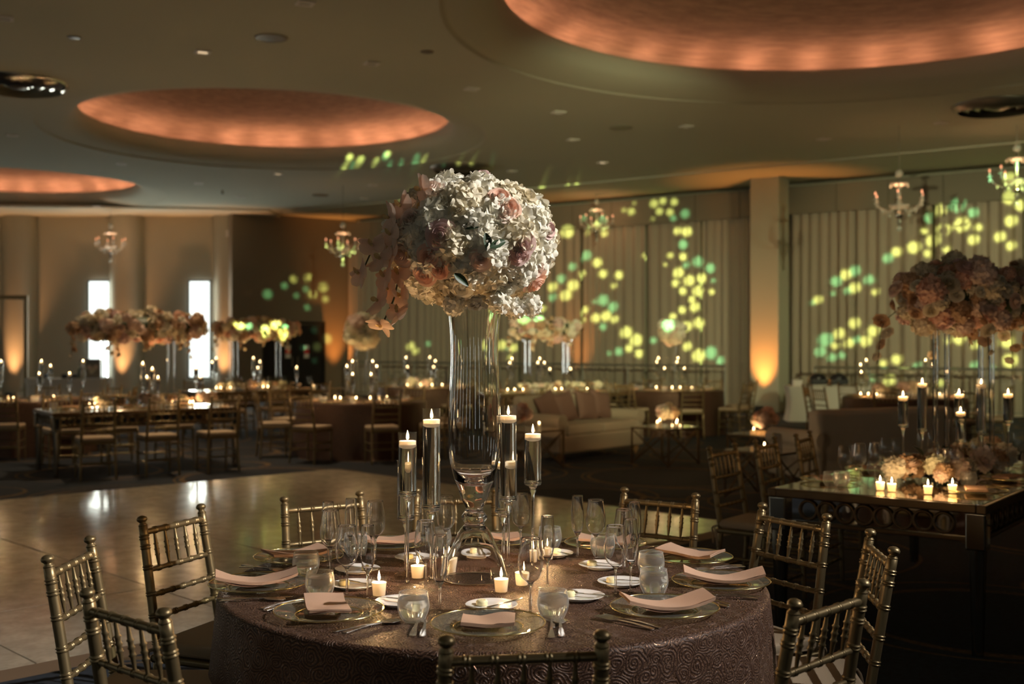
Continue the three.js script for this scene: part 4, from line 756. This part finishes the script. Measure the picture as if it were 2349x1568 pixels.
function mirroredTable(x, z, turn, L, W, H, label) {
  const t = thing('mirrored_table', label, 'table', [x, 0, z], turn);
  part('mirror_top', rbox(L - 0.05, 0.012, W - 0.05, 0.004, 0, H - 0.006, 0), M.mirror, t);
  part('top_frame', mg([rbox(L, 0.045, 0.05, 0.008, 0, H - 0.026, W / 2 - 0.025), rbox(L, 0.045, 0.05, 0.008, 0, H - 0.026, -W / 2 + 0.025), rbox(0.05, 0.045, W - 0.1, 0.008, L / 2 - 0.025, H - 0.026, 0), rbox(0.05, 0.045, W - 0.1, 0.008, -L / 2 + 0.025, H - 0.026, 0), box(L - 0.1, 0.02, W - 0.1, 0, H - 0.03, 0)]), M.bronze, t);
  part('lower_band', mg([rbox(L - 0.1, 0.022, 0.03, 0.006, 0, H - 0.185, W / 2 - 0.045), rbox(L - 0.1, 0.022, 0.03, 0.006, 0, H - 0.185, -W / 2 + 0.045), rbox(0.03, 0.022, W - 0.12, 0.006, L / 2 - 0.045, H - 0.185, 0), rbox(0.03, 0.022, W - 0.12, 0.006, -L / 2 + 0.045, H - 0.185, 0)]), M.bronze, t);
  part('apron_back', mg([box(L - 0.12, 0.12, 0.008, 0, H - 0.115, W / 2 - 0.06), box(L - 0.12, 0.12, 0.008, 0, H - 0.115, -W / 2 + 0.06), box(0.008, 0.12, W - 0.12, L / 2 - 0.06, H - 0.115, 0), box(0.008, 0.12, W - 0.12, -L / 2 + 0.06, H - 0.115, 0)]), M.mirror, t);
  const nx = Math.floor((L - 0.3) / 0.104), nz = Math.floor((W - 0.3) / 0.104);
  for (const s of [-1, 1]) {
    for (let i = 0; i < nx; i++) part('fret_ring', ringApron, M.bronze, t, [(i - (nx - 1) / 2) * 0.104, H - 0.112, s * (W / 2 - 0.046)]);
    for (let i = 0; i < nz; i++) part('fret_ring', ringApron, M.bronze, t, [s * (L / 2 - 0.046), H - 0.112, (i - (nz - 1) / 2) * 0.104], [0, Math.PI / 2, 0]);
    for (const q of [-1, 1]) { const lg = part('leg', mg([rbox(0.1, 0.19, 0.1, 0.01, 0, H - 0.14, 0), new THREE.CylinderGeometry(0.05, 0.033, H - 0.235, 4).rotateY(Math.PI / 4).translate(0, (H - 0.235) / 2, 0)]), M.mirrorLeg, t, [s * (L / 2 - 0.055), 0, q * (W / 2 - 0.055)]); part('leg_mirror', box(0.05, 0.13, 0.104, 0, H - 0.14, 0), M.mirror, lg); }
  }
  return t;
}
function lowRunner(x, y, z, turn, L, n, size, label, far, wide = 0.075) {          // a low garland of blossoms along the table
  const t = thing('flower_runner', label, 'flowers', [x, y, z], turn);
  blossomHeap(t, n, () => { const u = rr(-0.5, 0.5), v = rr(-1, 1), hh = rr(0.3, 1) * (1 - Math.abs(v) * 0.5); return [[u * L, size * 0.8 + hh * 0.09, v * wide], [rr(-0.4, 0.4), 0.8, v + rr(-0.3, 0.3)]]; }, size, [F.cream, F.white, F.green, F.blush, F.tan], far);
  for (let k = 0; k < 12; k++) { const o = part('leaf', leafG, M.leaf, t); aim(o, [rr(-0.5, 0.5) * L, rr(0.04, 0.16), rr(-0.1, 0.1)], [rr(-0.6, 0.6), 0.7, rr(-0.4, 0.8)], rnd() * 6); o.scale.setScalar(0.1); }
}
const rot = (turn, x, z) => [x * Math.cos(turn) + z * Math.sin(turn), -x * Math.sin(turn) + z * Math.cos(turn)];
// rectangular mirrored tables: left, left rear, centre rear, right
function dressRect(T) {
  const { x, z, turn, L, W, H = 0.77, where, at } = T, P = (lx, lz) => { const [a, b] = rot(turn, lx, lz); return [x + a, z + b]; };
  mirroredTable(x, z, turn, L, W, H, T.label);
  for (const [lx, lz, side] of T.seats) { const [cx, cz] = P(lx, lz + side * (W / 2 + 0.3)); chair(!!T.fine, cx, cz, turn + (side > 0 ? Math.PI : 0) + rr(-0.12, 0.12), 'x', 'gold bamboo chair', at); }
  for (const [lx, side] of T.plates) { const [cx, cz] = P(lx, side * (W / 2 - 0.175)); setting(cx, H, cz, turn + (side > 0 ? 0 : Math.PI), where, T.rich); }
  for (const [k, lx, lz] of T.floats) { const [cx, cz] = P(lx, lz); floatingCandle(k, cx, cz, H, 'x', 'stemmed floating candle', where, CANDLE_I * T.glow); }
  for (const [lx, lz] of T.votives) { const [cx, cz] = P(lx, lz); votive(cx, cz, H, 'x', 'lit votive candle', where, CANDLE_I * T.glow); }
}
const six = (L) => [[-L * 0.32, 0, 1], [0, 0, 1], [L * 0.32, 0, 1], [-L * 0.32, 0, -1], [0, 0, -1], [L * 0.32, 0, -1]], sixP = (L) => [-1, 1].flatMap((s) => [-L * 0.32, 0, L * 0.32].map((q) => [q, s]));
dressRect({ x: -4.75, z: -14.4, turn: 0.6, L: 2.3, W: 1.07, glow: 1.2, where: 'on the near left mirrored table', at: 'at the near left mirrored table', label: 'long mirrored table with ring fretwork apron, near left by dance floor',
  seats: six(2.3), plates: sixP(2.3), floats: [['tall', 0.0, 0.2], ['mid', 0.1, 0.26], ['low', 0.08, 0.1], ['low', 0.16, 0.3], ['low', 0.75, 0.15], ['mid', 0.8, -0.15]], votives: [[-0.62, 0.1], [-0.55, 0.06], [-0.5, 0.1], [-0.44, 0.12], [0.6, 0.2], [0.66, 0.14], [0.5, -0.2]] });
for (const [k, s] of [[-0.42, 'left'], [0.42, 'right']]) { const [a, b] = rot(0.6, k, 0); columnStand(-4.75 + a, 0.77, -14.4 + b, 0.6, 0.86, s + ' clear acrylic stand on the near left mirrored table'); }
flowerCloud(-4.75, 1.80, -14.4, 0.6, 1.62, 0.56, 0.36, 170, 0.066, 'long cloud of cream and peach flowers above the near left table');
lowRunner(-4.55, 0.77, -14.5, 0.6, 1.5, 36, 0.06, 'low cream flower runner on the near left mirrored table', true);
dressRect({ x: -4.55, z: -20.2, turn: 0.6, L: 2.4, W: 1.07, glow: 1.3, where: 'on the far left mirrored table', at: 'at the far left mirrored table', label: 'long mirrored table before the black double door',
  seats: six(2.4), plates: sixP(2.4), floats: [['mid', -0.85, 0.1], ['tall', -0.8, 0.16], ['tall', -0.1, 0.1], ['mid', 0.0, 0.15], ['low', 0.0, 0.05], ['low', 0.72, 0.1]], votives: [[-0.85, 0.3], [-0.78, 0.32], [-0.6, 0.3], [0.0, 0.3], [0.08, 0.32], [1.05, 0.1]] });
for (const [k, s] of [[-0.4, 'left'], [0.4, 'right']]) { const [a, b] = rot(0.6, k, 0); columnStand(-4.55 + a, 0.77, -20.2 + b, 0.6, 0.88, s + ' clear acrylic stand on the far left mirrored table'); }
flowerCloud(-4.55, 1.84, -20.2, 0.6, 1.5, 0.52, 0.34, 150, 0.066, 'cloud of cream flowers dotted with green light, far left');
lowRunner(-4.5, 0.77, -20.2, 0.6, 1.6, 30, 0.06, 'low cream flower runner on the far left mirrored table', true);
dressRect({ x: 0.7, z: -19.3, turn: 0.35, L: 2.3, W: 1.07, glow: 1.3, where: 'on the centre rear mirrored table', at: 'at the centre rear mirrored table', label: 'long dark mirrored table behind the sofa',
  seats: six(2.3), plates: sixP(2.3), floats: [['mid', -0.82, 0.1], ['tall', -0.76, 0.04], ['mid', -0.32, 0.1], ['tall', -0.26, 0.04], ['mid', -0.22, 0.15], ['low', -0.14, 0.2], ['low', 0.28, 0.1]], votives: [[-0.95, 0.35], [-0.82, 0.33], [-0.68, 0.36], [-0.1, 0.35], [0.02, 0.33], [0.5, 0.3]] });
for (const [k, s] of [[-0.42, 'left'], [0.28, 'right']]) { const [a, b] = rot(0.35, k, -0.1); columnStand(0.7 + a, 0.77, -19.3 + b, 0.35, 0.88, s + ' clear acrylic stand on the centre rear mirrored table'); }
flowerCloud(0.56, 1.84, -19.3, 0.35, 1.2, 0.52, 0.34, 130, 0.066, 'cloud of dark and green-lit flowers behind the tall vase');
lowRunner(0.8, 0.77, -19.3, 0.35, 1.5, 30, 0.06, 'low amber lit flower runner on the centre rear table', true);
{
  const turn = 0.9215, X = 2.635, Z = -6.975;                        // long axis runs away to the right
  dressRect({ x: X, z: Z, turn, L: 2.44, W: 1.17, fine: true, rich: true, glow: 1, where: 'on the right mirrored table', at: 'at the right mirrored table', label: 'mirrored table with bronze ring fretwork apron at right',
    seats: [[-0.65, 0, -1], [0, 0, -1], [0.65, 0, -1], [-0.3, 0, 1], [0.45, 0, 1]], plates: [[-0.75, -1], [-0.05, -1], [0.65, -1], [-0.75, 1], [-0.05, 1], [0.65, 1]], floats: [], votives: [] });
  for (const [k, x, z] of [['mid', 2.37, -6.87], ['tall', 2.62, -7.24], ['mid', 2.84, -7.2], ['low', 2.81, -7.1], ['tall', 2.93, -7.08], ['mid', 3.16, -7.22]]) floatingCandle(k, x, z, 0.77, 'x', 'stemmed floating candle', 'on the right mirrored table');
  for (const [x, z] of [[2.02, -6.22], [2.06, -6.15], [2.22, -6.05], [2.37, -6.10]]) votive(x, z, 0.77, 'x', 'lit votive candle', 'on the right mirrored table');
  for (const [x, z, s] of [[2.62, -6.92, 'left'], [2.97, -7.1, 'right']]) columnStand(x, 0.77, z, 0.25, 0.9, s + ' clear acrylic stand on the right mirrored table');
  flowerCloud(2.93, 1.87, -7.02, turn - 0.35, 1.4, 0.66, 0.38, 210, 0.056, 'huge cloud of cream, blush and mauve flowers at right', false);
  lowRunner(2.78, 0.77, -7.05, turn, 1.6, 84, 0.056, 'low white and blush flower runner on right mirrored table', false, 0.17);
  for (const [x, z] of [[2.01, -6.55], [2.12, -6.62]]) { const t = thing('wine_glass', 'x', 'wine glass', [x, 0.77, z]); part('bowl', wineG, M.glass, t); part('foot', glassFoot, M.pane, t); inRow(t, 'clear wine glass', 'on the right mirrored table'); }
  { const t = thing('water_tumbler', 'x', 'tumbler', [1.86, 0.77, -6.4]); part('bowl', tumblerG, M.frosted, t); part('water', tumblerWater, M.iceWater, t); inRow(t, 'round water tumbler', 'on the right mirrored table'); }
}
// round tables under floor-length brown cloths
function ballVase(x, z, h, r, where) {
  const v = thing('glass_vase', 'clear trumpet vase ' + where, 'vase', [x, TOP, z]); part('body', lathe(smooth([[0.09, 0.0], [0.03, 0.03], [0.025, 0.12], [0.06, 0.3], [0.07, 0.5], [0.1, h]], 18), 20), M.pane, v);
  const t = thing('flower_ball', 'round ball of cream flowers on trumpet vase ' + where, 'flowers', [x, TOP + h + r * 0.55, z]);
  blossomHeap(t, 30, (i) => { const y = 1 - (i + 0.5) / 30 * 2, q = Math.sqrt(1 - y * y), a = i * 2.399963; return [[Math.cos(a) * q * r * 0.75, y * r * 0.75, Math.sin(a) * q * r * 0.75], [Math.cos(a) * q, y, Math.sin(a) * q]]; }, r * 0.38, [F.cream, F.white, F.cream, F.blush, F.green], true);
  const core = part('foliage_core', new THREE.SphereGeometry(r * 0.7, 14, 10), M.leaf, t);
}
const clothFarG = roundCloth(0.915, TOP, 12, 0.03, 14, 72, 0.44);
function roundTable(T) {
  const { x, z, where, at } = T;
  single('tablecloth', clothFarG, M.cloth, T.label, 'tablecloth', [x, 0, z], [0, T.turn ?? 0, 0]);
  for (let i = 0; i < T.n; i++) {
    const a = (T.turn ?? 0) + i / T.n * Math.PI * 2, s = Math.sin(a), c = Math.cos(a);
    if (!T.skip?.includes(i)) chair(false, x + s * 1.25, z + c * 1.25, a + Math.PI, 'x', 'gold bamboo chair', at);
    setting(x + s * 0.7, TOP, z + c * 0.7, a, where, false);
  }
  for (const [k, lx, lz] of T.floats) floatingCandle(k, x + lx, z + lz, TOP, 'x', 'stemmed floating candle', where, CANDLE_I * 1.3);
  for (const [lx, lz] of T.votives) votive(x + lx, z + lz, TOP, 'x', 'lit votive candle', where, CANDLE_I * 1.3);
}
roundTable({ x: -7.1, z: -16.6, n: 8, turn: 0.2, where: 'on the far left round table', at: 'at the far left round table', label: 'dark brown cloth on the round table at far left edge',
  floats: [['tall', -0.34, 0.1], ['low', -0.36, 0.2], ['tall', 0.25, 0.1], ['mid', 0.34, 0.0], ['low', 0.26, 0.2], ['low', 0.66, 0.1], ['tall', 0.8, -0.05]], votives: [[0.02, 0.5], [0.42, 0.45], [-0.1, 0.4], [-0.3, 0.45], [0.55, 0.4]] });
roundTable({ x: -2.15, z: -16.25, n: 8, turn: 0.35, where: 'on the middle round table', at: 'at the middle round table', label: 'brown cloth on the round table left of the glass vase',
  floats: [['mid', -0.2, 0.12], ['tall', -0.15, -0.1], ['tall', 0.14, -0.1], ['mid', 0.22, 0.08], ['low', -0.1, 0.25], ['low', 0.16, 0.25]], votives: [[-0.03, 0.4], [0.17, 0.42], [0.29, 0.36], [-0.25, 0.4], [-0.35, 0.25], [0.38, 0.2]] });
ballVase(-2.15, -16.25, 0.88, 0.25, 'on the middle round table');
roundTable({ x: -1.6, z: -21.4, n: 6, turn: 0.5, where: 'on the rear round table', at: 'at the rear round table', label: 'dark cloth on the round table behind the vase, before the railing',
  floats: [['tall', -0.4, 0.0], ['low', -0.36, 0.15], ['tall', 0.04, -0.1], ['mid', 0.15, 0.0], ['low', 0.13, 0.15]], votives: [[-0.34, 0.4], [0.12, 0.42], [0.3, 0.3], [-0.1, 0.35]] });
lowRunner(-1.75, TOP, -21.4, 0, 0.5, 14, 0.07, 'small heap of peach flowers on the rear round table', true);
roundTable({ x: 2.84, z: -20.2, n: 8, turn: 0.1, where: 'on the round table right of the sofa', at: 'at the round table right of the sofa', label: 'brown cloth on the round table right of the sofa',
  floats: [['mid', -0.26, 0.0], ['tall', -0.21, -0.15], ['low', -0.15, 0.2], ['mid', 0.1, 0.0], ['tall', 0.14, -0.15], ['low', 0.2, 0.2]], votives: [[-0.32, 0.4], [-0.05, 0.45], [0.09, 0.45], [0.3, 0.4]] });
ballVase(2.84, -20.2, 0.9, 0.23, 'on the round table right of the sofa');
roundTable({ x: 6.05, z: -17.5, n: 8, turn: 0.3, where: 'on the far right round table', at: 'at the far right round table', label: 'dark brown cloth on the round table at far right',
  floats: [['mid', -0.7, 0.1], ['low', -0.72, 0.2], ['tall', -0.55, -0.1], ['tall', 0.37, -0.1], ['mid', 0.45, 0.0], ['low', 0.63, 0.1]], votives: [[-0.76, 0.3], [-0.66, 0.35], [-0.55, 0.4], [0.72, 0.3], [0.4, 0.4], [0.3, 0.45]] });
lowRunner(6.0, TOP, -17.5, 0.2, 0.9, 26, 0.075, 'low heap of peach flowers on the far right round table', true);

// ---------------------------------------------------------------- lounge: two sofas, side tables
function sofa(x, z, turn, L, label, fabric = M.sofa) {
  const t = thing('sofa', label, 'sofa', [x, 0, z], turn), D = 0.86;
  part('base', rbox(L, 0.24, D, 0.03, 0, 0.24, 0), fabric, t);
  part('backrest', rbox(L, 0.62, 0.2, 0.07, 0, 0.56, -D / 2 + 0.1, 4), fabric, t);
  for (const s of [-1, 1]) { part('armrest', mg([rbox(0.16, 0.4, D, 0.05, s * (L / 2 - 0.08), 0.34, 0, 3), new THREE.CylinderGeometry(0.1, 0.1, D, 18).rotateX(Math.PI / 2).translate(s * (L / 2 - 0.07), 0.54, 0)]), fabric, t); part('seat_cushion', rbox(L / 2 - 0.17, 0.15, D - 0.2, 0.05, s * (L / 4 - 0.08), 0.42, 0.1, 4), fabric, t); }
  for (const s of [-1, 1]) for (const q of [-1, 1]) part('foot', lathe([[0, 0], [0.016, 0], [0.02, 0.02], [0.045, 0.07], [0.04, 0.1], [0.05, 0.13], [0, 0.13]], 14), M.tanWood, t, [s * (L / 2 - 0.1), 0, q * (D / 2 - 0.08)]);
  return (lx, y, lz) => { const [a, b] = rot(turn, lx, lz); return [x + a, y, z + b]; };
}
{
  const S = sofa(0.95, -16.0, 0.852, 1.95, 'cream upholstered sofa with turned wooden feet and brown cushions');
  const pil = (() => { const f = (sgn) => grid(12, 12, (u, v) => { const a = (u - 0.5) * 2, b = (v - 0.5) * 2, k = 1 - 0.12 * (1 - Math.abs(a)) * Math.abs(b) ** 3 - 0.0, e = Math.pow(Math.max(0, (1 - a ** 4) * (1 - b ** 4)), 0.55); return [sgn * a * 0.22 * (1 - 0.1 * (1 - b * b)), b * 0.22 * (1 - 0.1 * (1 - a * a)), sgn * 0.075 * e]; }); return mg([f(1), f(-1)]); })();
  const names = ['leftmost brown embroidered cushion leaning on the sofa', 'second brown embroidered cushion from the left on the sofa', 'third brown embroidered cushion from the left on the sofa', 'rightmost brown embroidered cushion on the sofa'];
  [[-0.52, -0.14, 0.3], [-0.2, -0.1, 0.15], [0.35, -0.14, -0.1], [0.66, -0.12, -0.2]].forEach(([lx, lz, tilt], i) => { const o = single('cushion', pil, M.pillow, names[i], 'cushion', S(lx, 0.695, lz)); o.rotation.set(-0.28, 0.852, tilt, 'YXZ'); });
  sofa(3.98, -12.9, Math.PI + 0.45, 2.0, 'pale sofa seen from behind, left of the right mirrored table', M.sofaPale);
}
function sideTable(x, z, turn, label) {
  const t = thing('side_table', label, 'side table', [x, 0, z], turn), H = 0.5, W = 0.3;
  part('glass_top', rbox(0.64, 0.012, 0.64, 0.004, 0, H - 0.006, 0), M.pane, t);
  part('top_frame', mg([-1, 1].flatMap((s) => [rbox(0.64, 0.022, 0.022, 0.004, 0, H - 0.024, s * 0.31), rbox(0.022, 0.022, 0.6, 0.004, s * 0.31, H - 0.024, 0)])), M.bronze, t);
  for (const s of [-1, 1]) for (const q of [-1, 1]) part('leg', rbox(0.022, H - 0.03, 0.022, 0.004, s * 0.309, (H - 0.03) / 2, q * 0.309), M.bronze, t);
  for (const s of [-1, 1]) { part('cross_brace', mg([rod([-W, 0.02, s * 0.309], [W, H - 0.04, s * 0.309], 0.009), rod([-W, H - 0.04, s * 0.309], [W, 0.02, s * 0.309], 0.009)]), M.bronze, t); part('cross_brace', mg([rod([s * 0.309, 0.02, -W], [s * 0.309, H - 0.04, W], 0.009), rod([s * 0.309, H - 0.04, -W], [s * 0.309, 0.02, W], 0.009)]), M.bronze, t); }
}
function posy(x, z, label) {
  const v = thing('flower_posy', label, 'flowers', [x, 0.5, z]); part('bowl', cup([[0, 0], [0.05, 0.0], [0.07, 0.05], [0.055, 0.1]], 16, 10), M.pane, v);
  blossomHeap(v, 16, (i) => { const y = 1 - (i + 0.5) / 16 * 1.7, q = Math.sqrt(Math.max(0, 1 - y * y)), a = i * 2.4; return [[Math.cos(a) * q * 0.1, 0.17 + y * 0.085, Math.sin(a) * q * 0.1], [Math.cos(a) * q, y, Math.sin(a) * q]]; }, 0.058, [F.cream, F.blush, F.tan, F.peach], true);
}
sideTable(2.02, -14.95, 0.75, 'glass topped side table with crossed metal legs right of sofa'); posy(2.05, -15.02, 'round posy of peach flowers on table right of the sofa');
for (const [x, z] of [[1.9, -14.82], [2.14, -14.75], [2.2, -15.1], [1.98, -15.18]]) votive(x, z, 0.5, 'x', 'lit votive candle', 'on the side table right of the sofa', CANDLE_I * 1.3);
sideTable(0.22, -14.5, 0.75, 'glass topped side table with crossed metal legs left of sofa'); votive(0.35, -14.6, 0.5, 'lit votive candle on the side table left of the sofa', null, null, CANDLE_I); posy(0.1, -14.6, 'small posy of cream flowers on table left of sofa');
sideTable(2.62, -11.65, 0.8, 'glass topped side table nearest the right mirrored table'); votive(2.56, -11.5, 0.5, 'lit votive candle on the nearest side table at right', null, null, CANDLE_I * 1.2);
{ const c = single('table_card', rbox(0.12, 0.16, 0.004, 0.001, 0, 0.08, 0), M.white, 'small framed card leaning on the nearest side table', 'card', [2.72, 0.5, -11.6], [-0.25, 0.7, 0]); part('card_frame', mg([box(0.13, 0.008, 0.01, 0, 0.004, 0), box(0.13, 0.008, 0.01, 0, 0.16, 0), box(0.008, 0.16, 0.01, -0.062, 0.08, 0), box(0.008, 0.16, 0.01, 0.062, 0.08, 0)]), M.goldRim, c); }
sideTable(3.05, -13.75, 0.8, 'glass topped side table with posy in front of pale sofa'); posy(3.06, -13.7, 'tall peach posy on the side table before the pale sofa'); votive(2.9, -13.6, 0.5, 'lit votive candle beside posy before the pale sofa', null, null, CANDLE_I * 1.2);

// ---------------------------------------------------------------- bars, boxes, standing mirror
function skirted(w, d, h, pinch) {                                   // a stretched cloth over a table, drawn in at the waist
  const n = 64, ring = (k) => { const pts = []; for (let i = 0; i < n; i++) { const a = i / n * Math.PI * 2, c = Math.cos(a), s = Math.sin(a), e = 0.18; pts.push([Math.sign(c) * Math.pow(Math.abs(c), e) * w / 2 * k, Math.sign(s) * Math.pow(Math.abs(s), e) * d / 2 * k]); } return pts; };
  const side = grid(n, 12, (u, v) => { const k = 1 - pinch * Math.sin(v * Math.PI), p = ring(k)[Math.round(u * n) % n]; return [p[0], h * v, p[1]]; });
  const top = grid(n, 1, (u, v) => { const p = ring(1)[Math.round(u * n) % n]; return [p[0] * (1 - v), h, p[1] * (1 - v)]; });
  return mg([side, top]);
}
single('bar_table', skirted(1.7, 0.75, 0.72, 0.07), M.whiteCloth, 'white stretch-cloth bar table right of the amber column', 'table', [6.5, 0, -23.4], [0, -0.1, 0]);
for (const [x, k] of [[6.3, 'left'], [6.72, 'right']]) { const t = thing('chafing_dish', k + ' dark chafing dish on the white bar table', 'chafing dish', [x, 0.72, -23.35]); part('pan', rbox(0.36, 0.12, 0.28, 0.03, 0, 0.09, 0), M.blackGloss, t); part('lid', new THREE.SphereGeometry(0.17, 16, 8, 0, Math.PI * 2, 0, Math.PI / 2).scale(1.05, 0.7, 0.8).translate(0, 0.15, 0), M.blackGloss, t); part('feet', box(0.3, 0.03, 0.22, 0, 0.015, 0), M.metalDark, t); }
{ const t = thing('napkin_box', 'small white box at left end of the white bar table', 'box', [5.86, 0.72, -23.3]); part('body', rbox(0.18, 0.13, 0.16, 0.01, 0, 0.065, 0), M.white, t); part('opening', rbox(0.1, 0.01, 0.08, 0.003, 0, 0.13, 0), M.fascia, t); }
single('bar_table', skirted(1.9, 0.8, 0.76, 0.03), M.whiteCloth, 'white clothed bar table below the left window panel', 'table', [-10.7, 0, -27.4], [0, 0.05, 0]);
{
  const t = thing('picture_board', 'dark framed picture board standing on the left bar table', 'picture', [-10.15, 0.76, -27.3], 0.1);
  part('frame', rbox(0.5, 0.46, 0.05, 0.01, 0, 0.235, 0), M.metalDark, t); part('picture', box(0.38, 0.3, 0.004, 0.03, 0.2, 0.027), M.fascia, t);
  for (const [x, y, c] of [[-0.02, 0.26, F.blush], [0.08, 0.22, F.cream], [0.13, 0.27, F.blush], [0.03, 0.17, F.cream]]) { const o = part('flower_print', new THREE.CircleGeometry(0.06, 14), c, t); o.position.set(x, y, 0.0305); }
  const b = thing('storage_box', 'low black box on the left bar table', 'box', [-11.3, 0.76, -27.3]); part('body', rbox(0.24, 0.1, 0.2, 0.01, 0, 0.05, 0), M.black, b); part('lid', rbox(0.25, 0.02, 0.21, 0.006, 0, 0.11, 0), M.blackGloss, b);
  const c = thing('storage_box', 'wide black tray box beside the picture board', 'box', [-10.66, 0.76, -27.3]); part('body', rbox(0.3, 0.08, 0.22, 0.01, 0, 0.04, 0), M.black, c); part('lid', rbox(0.31, 0.02, 0.23, 0.006, 0, 0.09, 0), M.blackGloss, c);
  const bt = thing('bottle', 'dark bottle standing on the left bar table', 'bottle', [-10.48, 0.76, -27.45]); part('body', lathe([[0, 0], [0.036, 0], [0.037, 0.16], [0.03, 0.19], [0.013, 0.22], [0.013, 0.27], [0, 0.27]], 16), M.leaf, bt); part('cap', lathe([[0.014, 0.25], [0.0145, 0.285], [0, 0.287]], 12), M.goldRim, bt);
  const m = thing('gold_frame', 'tall open gold frame standing at far left edge', 'frame', [-12.62, 0, -28.2], 0.15);
  part('upright', rbox(0.09, 2.76, 0.07, 0.015, -0.5, 1.38, 0), M.gold, m); part('upright', rbox(0.09, 2.76, 0.07, 0.015, 0.5, 1.38, 0), M.gold, m); part('top_bar', rbox(1.09, 0.1, 0.08, 0.015, 0, 2.75, 0), M.gold, m); part('foot_bar', rbox(1.2, 0.05, 0.3, 0.015, 0, 0.025, 0), M.gold, m);
}
// ---------------------------------------------------------------- crystal chandeliers
{
  const dropG = lathe([[0, -0.05], [0.012, -0.03], [0.015, -0.02], [0.006, -0.004], [0, 0]], 6), names = ['crystal chandelier hanging above the left window panel', 'crystal chandelier hanging beside the amber corner', 'crystal chandelier hanging before the centre curtains', 'large crystal chandelier hanging before the right curtains', 'crystal chandelier cut off by the right edge'];
  [[-11.55, 4.45, -32.6, 0.42], [-4.15, 3.98, -27.8, 0.42], [2.18, 4.72, -29.2, 0.42], [6.9, 4.1, -20.2, 0.45], [9.0, 4.55, -20.2, 0.45]].forEach(([x, y, z, R], k) => {
    const t = thing('crystal_chandelier', names[k], 'chandelier', [x, y, z], k * 0.4);
    part('stem', mg([lathe([[0, -0.42], [0.02, -0.4], [0.05, -0.34], [0.03, -0.28], [0.015, -0.2], [0.03, -0.1], [0.05, 0.0], [0.02, 0.08], [0.035, 0.2], [0.055, 0.3], [0.02, 0.38], [0.012, 0.46], [0, 0.46]], 14), rod([0, 0.46, 0], [0, CEILING - y, 0], 0.006, 0.006, 5)]), M.rail, t);
    part('crystal_ball', new THREE.SphereGeometry(0.07, 12, 8), M.crystal, t, [0, 0.52, 0]); part('crystal_ball', new THREE.SphereGeometry(0.075, 12, 8), M.silver, t, [0, -0.22, 0]); part('crystal_ball', new THREE.SphereGeometry(0.05, 10, 8), M.crystal, t, [0, -0.46, 0]);
    part('crown_dish', lathe([[0.02, 0.28], [0.14, 0.31], [0.17, 0.34]], 16), M.crystal, t); part('lower_dish', lathe([[0.03, -0.12], [0.14, -0.1], [0.19, -0.04]], 16), M.crystal, t);
    for (let i = 0; i < 6; i++) {
      const a = i / 6 * Math.PI * 2, c = Math.cos(a), s = Math.sin(a);
      const arm = part('arm', tube([[c * 0.04, -0.05, s * 0.04], [c * R * 0.4, -0.16, s * R * 0.4], [c * R * 0.8, -0.1, s * R * 0.8], [c * R, 0.03, s * R]], 0.009, 12, 5), M.crystal, t);
      part('candle_cup', lathe([[0, 0.02], [0.05, 0.035], [0.055, 0.045]], 10), M.crystal, arm, [c * R, 0, s * R]);
      part('candle_sleeve', new THREE.CylinderGeometry(0.011, 0.011, 0.09, 8), M.white, arm, [c * R, 0.085, s * R]);
      part('bulb', lathe([[0, 0], [0.012, 0.004], [0.016, 0.02], [0.008, 0.045], [0, 0.06]], 8), M.bulb, t, [c * R, 0.13, s * R]);
      for (const [rr_, yy] of [[R, 0.0], [R * 0.72, -0.12], [R * 0.42, -0.2], [0.17, 0.33]]) part('crystal_drop', dropG, M.crystal, t, [c * rr_, yy, s * rr_]).scale.setScalar(1.3);
    }
    point('chandelier_light', [0, 0.2, 0], BULB_I, RGB(1, 0.45, 0.2), 6, t);
  });
}
nameRows();
renderer.render(scene, camera);
